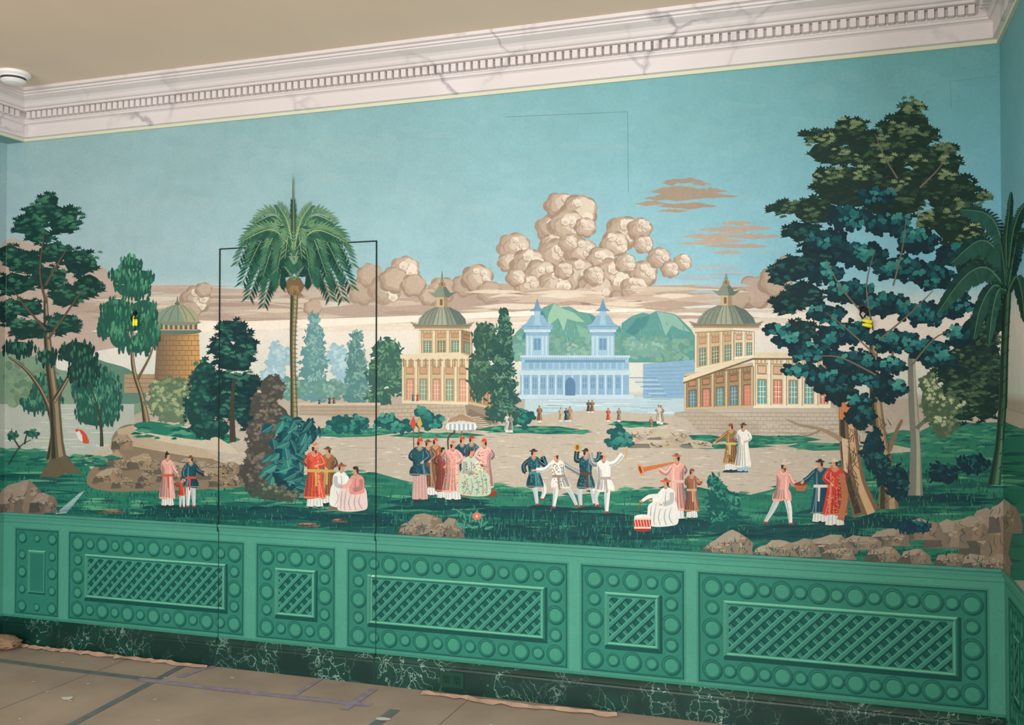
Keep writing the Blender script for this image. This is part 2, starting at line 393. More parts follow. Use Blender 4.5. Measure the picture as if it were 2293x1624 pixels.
PT=[(1180,962,120,9),(1250,968,80,5),(790,968,110,12),(470,985,70,16),(340,975,80,16),(1720,985,120,12),(1850,1000,90,10),(1500,985,150,14),(1430,950,70,8),(2100,985,160,22),(2180,965,120,25),(1620,1000,120,6),(980,975,110,7)]
for (x,y,w,h) in PT: P([(x-w,y+U(-2,2)),(x-w*.5,y-h),(x,y-h*.7),(x+w*.6,y-h*.8),(x+w,y),(x+w*.4,y+h*.8),(x-w*.3,y+h)],J(G2,8))
for (x,y,w,h) in PT:
    for i in range(int(w/2.5)): P(lens(x+U(-.7,.7)*w,U(y-h*.6,y+h*.7),U(7,22),4),J(random.choice([G1,G2,G3,(58,132,104)]),6))
def ip(tab,x):
    for (a,b) in zip(tab,tab[1:]):
        if x<=b[0]: return a[1]+(b[1]-a[1])*(x-a[0])/(b[0]-a[0])
    return tab[-1][1]
GT=[(-10,1010),(100,1010),(190,1040),(260,1095),(480,1092),(560,1072),(700,1062),(840,1058),(900,1075),(1000,1098),(1120,1085),(1250,1112),(1400,1098),(1560,1092),(1680,1108),(1800,1080),(1900,1030),(2050,1010),(2300,960)]
dado_y=lambda x:1158+.053*x
P([(x,y) for x,y in GT]+[(2300,1300),(-10,1300)],G2)
ft=lambda x:ip(GT,x)
grass(0,2290,lambda x:ft(x)-4,lambda x:ft(x)+26,300,[G2,G3,(60,128,100),G1],20)
grass(0,2290,lambda x:ft(x)+8,lambda x:dado_y(x),900,[(28,100,84),G2,G2,(34,106,88),(44,120,96)],36,7)
grass(0,2290,lambda x:ft(x)+50,lambda x:dado_y(x),300,[G1,(16,76,74),(20,84,78)],56,8)
grass(0,2290,lambda x:ft(x)+20,lambda x:dado_y(x)-24,170,[(62,132,104),(84,150,116),(52,124,100)],34,5)
for cx,cy in [(600,1150),(980,1130),(1180,1150),(1330,1165),(1450,1196),(1700,1196),(1940,1170),(2100,1120),(800,1165),(420,1146),(1560,1180),(1840,1190),(1260,1195),(1100,1190)]:
    grass(cx-80,cx+80,lambda q:cy-12,lambda q:cy+12,34,[G4,(12,58,66),(16,72,70)],46,7)
blades(10,2240,lambda x:ft(x)+10,lambda x:dado_y(x)+4,2200,[G1,(58,130,102),G4,(24,84,78)])
blades(880,1500,lambda x:1160,lambda x:dado_y(x)+6,700,[(14,64,68),(36,110,96),(12,56,62)],20)
blades(1900,2230,lambda x:1060,lambda x:dado_y(x)-30,400,[(14,64,58),(58,126,90)],14)
# ---------------------------------------------------------------- rocks
def rock(x,y,w,h,base=(134,120,100)):
    pts=[]
    n=9
    for i in range(n):
        a=math.pi+math.pi*i/(n-1);k=U(.82,1.08);pts.append((x+w*math.cos(a)*k,y+h*math.sin(a)*k))
    P([(x-w,y+h*.25)]+pts+[(x+w,y+h*.25)],J(base,5))
    P([pts[1],pts[2],pts[3],pts[4],pts[5],(x+w*.25,y-h*.45),(x-w*.35,y-h*.4)],J(mix(base,(200,186,160),.34),6))
    P([pts[0],pts[1],(x-w*.35,y-h*.4),(x-w*.2,y+h*.2),(x-w,y+h*.25)],J(mix(base,(56,58,56),.5),6))
    P([(x+w*.25,y-h*.45),pts[5],pts[6],(x+w*.5,y+h*.2),(x+w*.1,y+h*.2)],J(mix(base,(176,142,104),.25),6))
    for k in range(9):
        a=x+U(-.7,.7)*w;y_=y-h*U(.1,.75);stroke([(a,y_),(a+U(-8,8),y_+h*.15),(a+U(-14,14),y_+h*.3)],[.6,1.8,.6],mix(base,(46,46,46),.6))
    for k in range(8):
        a=x+U(-.6,.6)*w;y_=y-h*U(.2,.75);P([(a-w*.12,y_),(a,y_-h*.07),(a+w*.14,y_-h*.02),(a+w*.02,y_+h*.06)],J(mix(base,(206,192,166),.4),8))
S([(196,1085),(205,1050),(250,1030),(250,985),(268,958),(300,950),(330,962),(420,990),(480,1030),(540,1050),(560,1085),(480,1095),(330,1100),(240,1100)],(128,114,94))
P([(262,962),(300,952),(420,988),(500,1030),(420,1022),(300,1000),(268,990)],(174,158,134))
for i in range(26): rock(U(215,540),U(1040,1090),U(14,34),U(14,26),(126,112,94))
for x,y,w,h in [(275,1000,26,30),(262,1040,24,34),(320,1045,34,30),(400,1060,40,28),(240,1075,34,24),(480,1070,34,22)]: rock(x,y,w,h,(136,120,98))
S([(300,958),(400,950),(470,972),(520,1000),(530,1018),(440,1002),(350,985)],(190,178,158))
S([(300,952),(340,944),(420,960),(460,985),(400,980),(330,968)],G2)
grass(300,450,lambda q:952,lambda q:985,40,[G1,G2,G3],14)
grass(60,260,lambda q:1020,lambda q:1045,60,[G1,G2,G3],16)
for i in range(14): line((125+i*4,1150-i*3.4),(150+i*3,1148-i*3.6),2,J((150,178,178),14))
for c in [(40,1140,62,66),(98,1140,34,36),(10,1150,40,50)]: rock(*c,(104,94,86))
for c in [(950,1196,54,48),(1005,1200,38,38),(915,1200,26,24),(970,1206,40,26)]: rock(*c,(110,100,88))
for c in [(690,1178,26,8),(760,1168,18,7),(250,1148,30,7)]: rock(*c,(112,84,70))
for c in [(1440,985,50,30),(1500,990,60,28),(1410,998,40,18),(1560,1000,40,16),(1470,1000,60,16)]: rock(*c,(172,160,142))
for c in [(2210,1240,60,110),(2170,1200,50,46),(2250,1180,40,60),(2120,1215,52,52),(2060,1200,56,40),(1640,1234,52,46),(1605,1240,36,28),(1990,1215,50,34),(1930,1225,50,28),(1860,1232,60,34),(1800,1240,40,32),(1745,1238,44,30),(1710,1244,26,20),(1880,1248,40,24),(1980,1252,44,28),(2050,1256,40,30),(2130,1266,40,32),(2190,1274,44,36),(2235,1280,30,42)]:
    rock(*c,(124,114,100))
foliage([(2045,1180,44,16)],(14,58,74),(24,84,94),(50,116,116),6,'oval')
# ---------------------------------------------------------------- left trees
BK=(60,64,50)
def trunk(pts,ws,base=(92,84,68),hi=(142,128,102)):
    stroke(pts,ws,base)
    W_=[ws[min(i*len(ws)//len(pts),len(ws)-1)] for i in range(len(pts))]
    stroke([(p[0]+w*.18,p[1]) for p,w in zip(pts,W_)],[w*.3 for w in ws],hi)
    stroke([(p[0]-w*.3,p[1]) for p,w in zip(pts,W_)],[w*.25 for w in ws],mix(base,(20,30,26),.6))
DG,MG,LG=(20,54,50),(38,88,72),(84,134,102)
foliage([(105,880,40,50),(75,905,30,20),(215,870,56,50),(215,920,52,40),(245,900,30,50)],(34,80,72),(58,118,96),(98,152,120),7,'droop')
stroke([(228,1000),(226,950),(215,900),(200,860)],[8,5,3,2],BK)
trunk([(112,1030),(120,960),(100,890),(60,830),(20,800)],[18,14,10,7,4])
trunk([(135,1062),(128,990),(122,900),(112,820),(105,740),(102,660)],[44,28,24,20,14,7])
trunk([(120,900),(150,850),(175,800)],[12,8,4])
P([(90,1068),(112,1030),(150,1020),(165,1040),(185,1062),(150,1058),(130,1070)],(94,86,68))
foliage([(108,448,26,16),(98,476,52,24),(62,505,38,24),(142,503,38,22),(86,528,34,18),(152,478,26,18)],DG,MG,LG,9,'fan')
foliage([(55,585,44,28),(20,570,28,26),(122,566,44,24),(178,588,42,32),(32,636,46,28),(198,640,32,28),(108,622,46,28),(152,660,46,26),(56,688,44,22),(16,700,26,30),(66,738,50,24),(142,725,44,24)],DG,MG,LG,9,'fan')
foliage([(40,780,40,18),(172,790,46,28),(190,830,40,36),(105,800,24,18)],DG,(38,96,78),(74,136,102),8,'droop')
for a in [((104,740),(60,690),(30,650)),((108,760),(150,700),(185,650)),((104,680),(90,610),(100,520)),((102,640),(130,590),(150,560))]: stroke(list(a),[6,4,2],(86,76,62))
for a in [((20,1040),(45,1000),(70,985)),((45,1005),(30,980),(26,960)),((55,995),(62,970),(80,960))]: stroke(list(a),[4,2.5,1],(40,60,56))
foliage([(30,975,14,8),(72,972,14,8)],(24,70,64),(40,96,84),(60,120,100),6,'oval')
trunk([(328,945),(318,890),(300,830),(296,770),(300,690)],[16,10,9,6,3],(108,96,74),(156,138,106))
stroke([(308,850),(335,800),(345,770)],[6,4,2],(100,88,66));stroke([(298,790),(265,750),(250,720)],[5,3,2],(100,88,66))
foliage([(292,590,26,16),(278,618,34,22),(318,625,30,24),(298,650,44,18),(262,690,36,24),(322,695,34,26),(243,725,26,34),(290,720,38,26),(335,745,26,40),(270,760,24,24),(310,770,28,24)],(32,82,70),(56,122,94),(98,156,118),8,'droop',1.1)
foliage([(395,880,44,36),(362,905,36,28),(425,905,30,26),(392,925,46,24),(352,870,20,18)],(88,110,86),(138,154,114),(182,190,146),8,'rosette')
foliage([(458,860,34,60),(450,920,40,50),(470,960,50,24)],(22,62,60),(34,88,78),(60,122,98),8,'rosette')
foliage([(520,740,38,26),(496,778,30,24),(550,775,30,28),(525,810,44,26),(550,860,38,28),(500,860,38,34),(520,910,54,34),(560,930,38,34)],(16,50,54),(32,82,74),(72,128,100),9,'fan')
stroke([(522,990),(520,920),(524,850)],[14,10,6],(64,60,50))
foliage([(610,870,30,34),(590,910,34,36),(620,940,30,40),(585,970,36,40),(590,1020,44,40),(570,1060,40,34),(600,1090,50,26),(625,1050,34,36)],(68,68,64),(104,98,88),(142,134,116),7,'rosette')
# ---------------------------------------------------------------- palm
trunk([(659,940),(657,850),(656,760),(660,650)],[17,12,13,18],(104,98,74),(152,144,106))
for i in range(26): line((650,670+i*10),(667,672+i*10),1.3,(78,76,58))
ell(660,640,20,22,(112,92,66),14,.1)
for k in range(16): stroke([(660+U(-10,10),640),(660+U(-20,20),U(650,672))],[3,1],J((142,116,80),10),smooth=False)
def frond(p0,p1,p2,L,c0,c1,n=26,droop=.6):
    for i in range(2,n):
        t=i/n;x=(1-t)**2*p0[0]+2*t*(1-t)*p1[0]+t*t*p2[0];y=(1-t)**2*p0[1]+2*t*(1-t)*p1[1]+t*t*p2[1]
        dx=2*(1-t)*(p1[0]-p0[0])+2*t*(p2[0]-p1[0]);dy=2*(1-t)*(p1[1]-p0[1])+2*t*(p2[1]-p1[1]);d=math.hypot(dx,dy) or 1;dx/=d;dy/=d
        ll=L*(.55+.6*math.sin(math.pi*min(1,t*.85+.1)))*U(.85,1.1)
        for s in (-1,1):
            ex=dx*.75-s*dy*.7;ey=dy*.75+s*dx*.7+droop*.5;e=math.hypot(ex,ey);ex/=e;ey/=e
            nx,ny=-ey,ex;w=ll*.1
            c=J(mix(c0,c1,(.8 if s*dx<0 else .12)+U(-.12,.12)),5)
            P([(x,y),(x+ex*ll*.45+nx*w,y+ey*ll*.45+ny*w),(x+ex*ll,y+ey*ll),(x+ex*ll*.45-nx*w,y+ey*ll*.45-ny*w)],c)
    stroke([p0,((p0[0]+2*p1[0]+p2[0])/4,(p0[1]+2*p1[1]+p2[1])/4),p2],[4,2.5,1],mix(c1,(200,190,140),.3),n=8)
PD,PM,PL=(16,56,50),(46,100,78),(116,152,110)
C=(660,628)
for q in [((600,470),(540,640)),((720,470),(790,650)),((600,500),(556,672)),((722,500),(770,676)),((618,520),(590,690)),((700,520),(742,672)),((625,560),(626,640)),((692,560),(700,636))]: frond(C,q[0],q[1],36,PD,PM)
for q in [((590,430),(530,596)),((730,430),(792,600)),((606,440),(556,600)),((712,440),(766,610)),((626,450),(590,620)),((694,450),(734,620)),((640,470),(622,610)),((682,470),(694,600))]: frond((660,592),q[0],q[1],34,PD,mix(PM,PL,.45))
for q in [((630,440),(572,500)),((690,440),(750,500)),((640,450),(600,556)),((680,450),(716,560)),((620,480),(545,540)),((700,480),(780,545)),((652,450),(640,580)),((668,450),(678,580))]: frond((660,560),q[0],q[1],28,mix(PD,PM,.5),PL,20)
frond((660,560),(648,480),(622,458),18,PM,PL,16,-.2);frond((660,560),(672,480),(700,460),18,PM,PL,16,-.2)
frond((660,560),(659,480),(658,450),14,PD,PM,20,-.8)
P([(654,520),(657,440),(658,386),(660,440),(665,520)],(50,80,62));stroke([(660,520),(659,400)],[2,1],(130,140,104),smooth=False)
# broad leaves under palm
foliage([(650,1000,40,60),(640,1060,40,40),(690,970,26,30)],(14,58,66),(26,86,88),(54,124,116),8,'oval')
def bigleaf(x,y,a,L,w,c):
    ca,sa=math.cos(a),math.sin(a)
    g=lambda u,v:(x+u*ca*L-v*sa*w,y+u*sa*L+v*ca*w)
    S([g(0,0),g(.25,.7),g(.6,.75),g(1,0),g(.6,-.75),g(.25,-.7)],c)
    P([g(0,0),g(.25,-.6),g(.6,-.66),g(1,0)],mix(c,(150,200,170),.24));line(g(0,0),g(.95,0),1.2,mix(c,(190,210,180),.45))
for i in range(56):
    bigleaf(U(605,700),U(935,1095),U(0,3.1),U(22,38),U(9,14),J(random.choice([(22,88,94),(34,108,102),(16,72,82)]),8))
foliage([(605,1100,44,16),(640,1110,36,14)],(60,74,64),(98,106,88),(140,142,116),7,'rosette')
for i in range(24): bigleaf(U(735,835),U(955,970),U(-3,0),U(12,22),7,J((40,120,112),10))
foliage([(780,950,46,20),(870,945,30,14),(900,955,24,14),(960,945,28,18),(950,925,18,10),(1170,935,26,22),(1385,975,22,22),(1390,990,30,14)],(22,80,80),(42,116,106),(84,156,134),7,'round')
foliage([(1085,760,30,44),(1075,840,30,60)],(48,82,72),(74,114,92),(108,144,112),7,'oval')
conifer(1128,692,940,92,(40,78,72),(72,116,96),(110,146,116))
# ---------------------------------------------------------------- right tree group
foliage([(2160,830,70,60),(2190,760,50,60),(2150,900,60,50),(2200,880,50,70),(2225,700,30,60),(2215,820,30,60)],(20,50,44),(54,84,64),(100,122,84),9,'fan')
stroke([(2050,1110),(2050,1000),(2044,900),(2040,800)],[34,22,20,14],(114,118,108));stroke([(2056,1110),(2056,1000),(2050,900),(2046,800)],[10,8,6,4],(158,158,140))
stroke([(2052,960),(2090,920),(2110,870)],[10,6,3],(106,106,94))
foliage([(2090,900,30,50),(2115,950,30,34),(2080,860,24,26),(2130,910,24,30)],(70,92,70),(148,164,124),(198,206,164),8,'rosette',.8)
TD,TM,TL=(8,44,54),(20,88,94),(84,164,148)
OD,OM,OL=(22,48,40),(78,102,72),(160,172,122)
trunk([(1990,1140),(1985,1060),(1968,960),(1958,860),(1955,760)],[46,34,28,24,16],(118,104,80),(164,144,110))
trunk([(1940,1150),(1915,1080),(1902,1000),(1896,905)],[62,46,44,34],(116,94,72),(190,158,122))
P([(1880,905),(1886,890),(1896,912),(1905,893),(1914,915),(1918,940),(1880,940)],(188,120,70))
P([(1884,980),(1900,985),(1898,1060),(1890,1055)],(196,174,144))
stroke([(1885,985),(1840,962),(1790,952),(1760,938)],[12,7,5,1],(150,130,104));stroke([(1840,962),(1810,975),(1790,972)],[4,3,1],(140,122,98))
stroke([(1958,900),(1990,840),(2000,780)],[12,8,4],(110,94,74));stroke([(1990,1010),(2010,960),(2020,940)],[12,8,4],(120,104,84))
for i in range(90):
    x=random.choice([1915,1975,1990,1905]);y=U(930,1130);stroke([(x+U(-12,12),y),(x+U(-12,12)+2,y+U(12,26))],[1,1.8],J((84,72,58),10),smooth=False)
foliage([(1880,870,40,40),(1905,820,60,40),(1850,850,40,30),(1925,930,34,30),(1985,870,36,30)],(12,42,48),(22,78,82),(60,124,116),8,'clover')
foliage([(2030,300,66,56),(1960,340,76,54),(1900,300,46,30),(2100,370,56,46),(1850,340,44,26),(2130,430,66,46),(1900,420,84,54),(2000,430,86,66),(2150,500,66,56),(1820,470,54,30),(1756,465,40,16),(2180,580,50,60),(2040,240,26,14),(1835,300,40,10)],OD,(48,78,58),(92,116,78),10,'fan')
foliage([(1800,520,46,24),(1780,600,52,32),(1760,680,36,28),(1840,560,52,50),(1745,615,26,22),(1800,660,50,32),(1790,740,44,26)],(12,42,48),(22,68,66),(52,104,94),9,'fan')
foliage([(2035,248,24,18),(2006,284,38,20),(2068,300,38,20),(1910,275,32,12),(1952,314,46,22),(1838,312,34,10),(1880,352,50,20),(1988,362,50,24),(2074,362,50,24),(2117,332,26,12),(1928,402,60,24),(2030,420,54,26),(2117,410,52,24),(1848,392,34,16),(2147,470,44,24),(2088,490,40,22),(2196,440,20,12),(2175,530,32,22)],OD,OM,OL,10,'fan',1.0,.5,1.5)
foliage([(1960,440,38,20),(1898,488,50,26),(1982,500,54,26),(2052,540,50,30),(1858,540,46,22),(1930,572,58,28),(2012,602,58,28),(2092,620,46,30),(1848,610,42,22),(1898,652,54,26),(1982,682,58,28),(2072,702,58,28),(1848,702,42,22),(1898,744,58,26),(2000,764,58,26),(2082,782,50,24),(2142,680,32,34),(2132,572,34,28),(2152,752,32,22)],TD,TM,TL,9,'clover',1.15,.5,1.5)
foliage([(1770,765,42,16),(1820,790,50,22),(1790,830,36,15),(1900,810,50,20),(1990,820,42,16),(1740,740,24,12),(1860,760,42,20),(1850,850,42,16),(1940,850,36,14),(2110,810,42,16),(1930,900,26,14),(2010,870,24,14)],TD,TM,(92,176,156),9,'clover',1.15,.5,1.5)
for a in [((1965,800),(1900,740),(1850,700)),((1970,760),(2040,700),(2090,650)),((1955,740),(1940,640),(1960,560)),((1962,840),(1880,800),(1820,800)),((2000,640),(2020,560),(2030,480)),((1930,700),(1880,640),(1850,580)),((2040,820),(2090,760),(2130,740)),((2010,400),(1980,350),(1960,300)),((2060,420),(2100,380),(2120,350))]:
    stroke(list(a),[4,3,1],(110,102,84))
foliage([(1955,1010,28,50),(2010,1080,30,40),(1975,1050,20,40),(2110,1060,40,24),(2180,1040,40,24)],(10,48,58),(18,74,78),(50,114,104),8,'oval')
foliage([(1612,1120,30,40),(1620,1160,40,30),(1600,1080,14,18),(1640,1130,20,30)],(16,78,76),(38,120,100),(88,158,128),7,'oval',.9)
# banana palm in the corner
trunk([(2226,1085),(2238,1000),(2246,900),(2250,780),(2258,640)],[30,20,20,18,16],(40,78,64),(80,120,88))
for i in range(12): stroke([(2236+i*1.6,1050-i*32),(2250+i*1.4,1040-i*32)],[2,1],(20,52,46),smooth=False)
def banana(pts,w,c):
    q=cr(pts,False,8);N=len(q)
    for i in range(N-1):
        t=i/(N-1);a,b2=q[i],q[i+1];dx,dy=b2[0]-a[0],b2[1]-a[1];d=math.hypot(dx,dy) or 1
        ww=w*math.sin(math.pi*min(.97,max(.08,t)))**.6*U(.85,1.1)
        for s in (1,-1):
            nx,ny=-dy/d*s*ww,dx/d*s*ww
            P([a,b2,(b2[0]+nx+dx*.3,b2[1]+ny+ww*.5),(a[0]+nx+dx*.1,a[1]+ny+ww*.35)],J(c if s>0 else mix(c,(100,160,124),.2),6))
    stroke(q,[3.5,2.5,1],(86,124,92),n=1)
for pts,w in [([(2258,640),(2230,560),(2190,540),(2130,590)],26),([(2256,650),(2210,600),(2160,620),(2100,700)],24),([(2256,640),(2240,530),(2210,480),(2150,470)],22),([(2258,630),(2256,540),(2262,480),(2266,430)],8),([(2262,640),(2275,560),(2285,520),(2300,520)],18),([(2262,650),(2280,620),(2292,660),(2298,720)],14),([(2256,655),(2225,640),(2195,690),(2180,760)],18),([(2262,600),(2272,520),(2290,470),(2310,450)],12),([(2258,650),(2236,650),(2222,700),(2214,770)],14)]:
    banana(pts,w,J((18,62,56),6))
# ---------------------------------------------------------------- figures
SK=(200,154,124)
def fig(cx,yt,yb,col,hat='cone',hc=(170,60,44),under=(212,214,208),arms=None,f=1,lean=0,legs=None,sash=None,pat=None,beard=False,hem=None,w=1.0,skirt=None):
    h=yb-yt
    Q=lambda x,y:(cx+x*h*f*w+lean*f*(.9-y)*h,yt+y*h)
    dk=mix(col,(20,30,40),.4);lt=mix(col,(255,245,230),.3);md=mix(col,(20,30,40),.2)
    arms=arms or [((-.13,.3),(-.01,.37)),((.13,.3),(.04,.38))]
    def arm(a,back):
        c=dk if back else col
        s0=Q(-.085 if back else .085,.2);e=Q(*a[0]);hd=Q(*a[1])
        d=math.hypot(hd[0]-e[0],hd[1]-e[1]) or 1;ux,uy=(hd[0]-e[0])/d,(hd[1]-e[1])/d
        stroke([e,hd],[h*.04,h*.028],SK,smooth=False)
        ell(hd[0],hd[1],h*.018,h*.02,SK,8)
        for k in (-.5,-.15,.2,.55): line(hd,(hd[0]+(ux*math.cos(k)-uy*math.sin(k))*h*.036,hd[1]+(uy*math.cos(k)+ux*math.sin(k))*h*.036),h*.009,SK)
        ex=(hd[0]*.75+e[0]*.25,hd[1]*.75+e[1]*.25)
        stroke([s0,e,ex],[h*.075,h*.08,h*.085],c,n=5);stroke([(s0[0],s0[1]+h*.02),(e[0],e[1]+h*.022),(ex[0],ex[1]+h*.024)],[h*.02,h*.03,h*.03],mix(c,(20,30,40),.25),n=4)
        stroke([(s0[0],s0[1]-h*.01),(e[0],e[1]-h*.015),(ex[0],ex[1]-h*.015)],[h*.012,h*.018,h*.015],mix(c,(255,255,240),.3),n=4)
    if legs:
        for i,l in enumerate(legs):
            stroke([Q(*p) for p in l],[h*.1,h*.085,h*.05],under if i else mix(under,(120,140,150),.3))
            stroke([(Q(*p)[0]-h*.02,Q(*p)[1]) for p in l],[h*.03,h*.025,h*.012],mix(under,(110,130,150),.45))
            e=Q(*l[-1]);P([(e[0]-h*.02*f,e[1]-h*.02),(e[0]+h*.03*f,e[1]-h*.015),(e[0]+h*.06*f,e[1]+h*.012),(e[0]-h*.02*f,e[1]+h*.015)],(144,58,44))
        H=hem or .6
    else:
        H=hem or .84
        for k in (-.055,.06): p=Q(k,.985);ell(p[0],p[1],h*.04,h*.018,(60,40,36),8)
        P([Q(-.09,H-.08),Q(-.11,.97),Q(-.03,.98),Q(0,.96),Q(.04,.98),Q(.12,.97),Q(.09,H-.08)],skirt or under)
        for k in (-.08,-.05,-.01,.03,.07): line(Q(k,H-.05),Q(k*1.2,.965),h*.01,mix(skirt or under,(90,110,130),.45))
    arm(arms[0],True)
    P(cr([Q(-.03,.13),Q(-.1,.17),Q(-.11,.3),Q(-.095,.43),Q(-.13,H*.8),Q(-.15,H),Q(-.04,H+.02),Q(.05,H),Q(.15,H+.01),Q(.13,H*.8),Q(.095,.43),Q(.105,.3),Q(.1,.17),Q(.03,.13)],True,2),col)
    P([Q(-.1,.2),Q(-.04,.3),Q(-.04,.5),Q(-.06,H),Q(-.145,H),Q(-.125,H*.8),Q(-.095,.43)],md)
    P([Q(-.1,.2),Q(-.075,.3),Q(-.075,.5),Q(-.11,H),Q(-.145,H),Q(-.125,H*.8),Q(-.095,.43)],dk)
    for k in (-.05,-.01,.03,.09):
        stroke([Q(k*.6,.44),Q(k,.6*H+.2),Q(k*1.3,H-.01)],[1,h*.013,h*.018],dk if k<.09 else lt)
    stroke([Q(.05,.2),Q(.055,.45),Q(.07,H)],[h*.01,h*.03,h*.02],lt)
    if pat:
        for i in range(int(h*.5)):
            p=Q(U(-.1,.1),U(.2,H-.03));ell(p[0],p[1],1.5,1.3,random.choice(pat),6)
    line(Q(-.145,H-.01),Q(.15,H),h*.018,mix(col,(210,182,120),.5))
    if sash: P([Q(-.1,.4),Q(.1,.4),Q(.1,.445),Q(-.1,.445)],sash);P([Q(0,.44),Q(.035,.44),Q(.04,.66),Q(.01,.66)],sash)
    P([Q(-.03,.1),Q(.03,.1),Q(.035,.165),Q(0,.19),Q(-.035,.165)],mix(SK,(120,80,60),.25))
    stroke([Q(-.05,.15),Q(0,.2),Q(.05,.15)],[h*.015,h*.02,h*.015],lt)
    arm(arms[1],False)
    c=Q(.005,.078);ell(c[0],c[1],h*.042,h*.055,SK,12)
    ell(c[0]-h*.028*f,c[1],h*.02,h*.045,(60,44,36),8)
    ell(c[0]+h*.018*f,c[1]-h*.002,h*.007,h*.006,(40,30,26),6);ell(c[0]-h*.004*f,c[1]-h*.002,h*.006,h*.006,(40,30,26),6)
    P([(c[0]+h*.038*f,c[1]-h*.01),(c[0]+h*.052*f,c[1]+h*.012),(c[0]+h*.036*f,c[1]+h*.016)],mix(SK,(150,90,70),.2))
    line((c[0]+h*.002*f,c[1]+h*.028),(c[0]+h*.024*f,c[1]+h*.027),h*.008,(160,70,60))
    if beard: P([(c[0]-h*.02*f,c[1]+h*.03),(c[0]+h*.035*f,c[1]+h*.03),(c[0]+h*.02*f,c[1]+h*.1)],(90,70,56))
    if hat=='cone': P([(c[0]-h*.058,c[1]-h*.025),(c[0]-h*.02,c[1]-h*.06),(c[0],c[1]-h*.1),(c[0]+h*.02,c[1]-h*.06),(c[0]+h*.058,c[1]-h*.025)],hc)
    elif hat=='flat': ell(c[0],c[1]-h*.038,h*.075,h*.018,hc,12);ell(c[0],c[1]-h*.055,h*.035,h*.025,mix(hc,(0,0,0),.2),10)
    elif hat=='band': 
        rect(c[0]-h*.045,c[1]-h*.06,c[0]+h*.045,c[1]-h*.025,hc);ell(c[0],c[1]-h*.06,h*.038,h*.028,mix(hc,(190,60,50),.5),10);ell(c[0],c[1]-h*.088,h*.01,h*.01,(200,172,90),6)
    elif hat=='bun': ell(c[0]-h*.01*f,c[1]-h*.045,h*.04,h*.025,(50,36,32),10);ell(c[0]-h*.01*f,c[1]-h*.08,h*.018,h*.018,(50,36,32),8)
    else: ell(c[0]-h*.005*f,c[1]-h*.04,h*.04,h*.025,(50,36,32),10)
    return Q
WH=(216,216,208);RD=(190,76,56);PK2=(212,156,144);BR=(138,94,62);TE=(24,72,86);GD=(192,156,84)
def shadow(x,y,w): P([(x-w*.4,y),(x,y-4),(x+w*.7,y-1),(x+w,y+3),(x,y+5),(x-w*.5,y+4)],(12,58,64))
def F_(x,w=40,y=None): 
    if y: shadow(x,y,w)
F_(375,40,1134);fig(375,1013,1135,PK2,'bun',sash=(190,86,70),arms=[((-.1,.3),(.02,.36)),((.12,.32),(.2,.42))])
fig(408,1068,1138,RD,'none',legs=[((-.04,.5),(-.05,.74),(-.06,.97)),((.04,.5),(.05,.74),(.06,.97))],arms=[((-.14,.28),(-.25,.16)),((.13,.26),(.2,.12))])
fig(428,1020,1138,TE,'flat',(118,92,64),f=-1,legs=[((-.04,.5),(-.05,.74),(-.06,.97)),((.04,.5),(.05,.74),(.06,.97))],sash=RD,arms=[((-.14,.3),(-.28,.36)),((.14,.32),(.12,.46))])
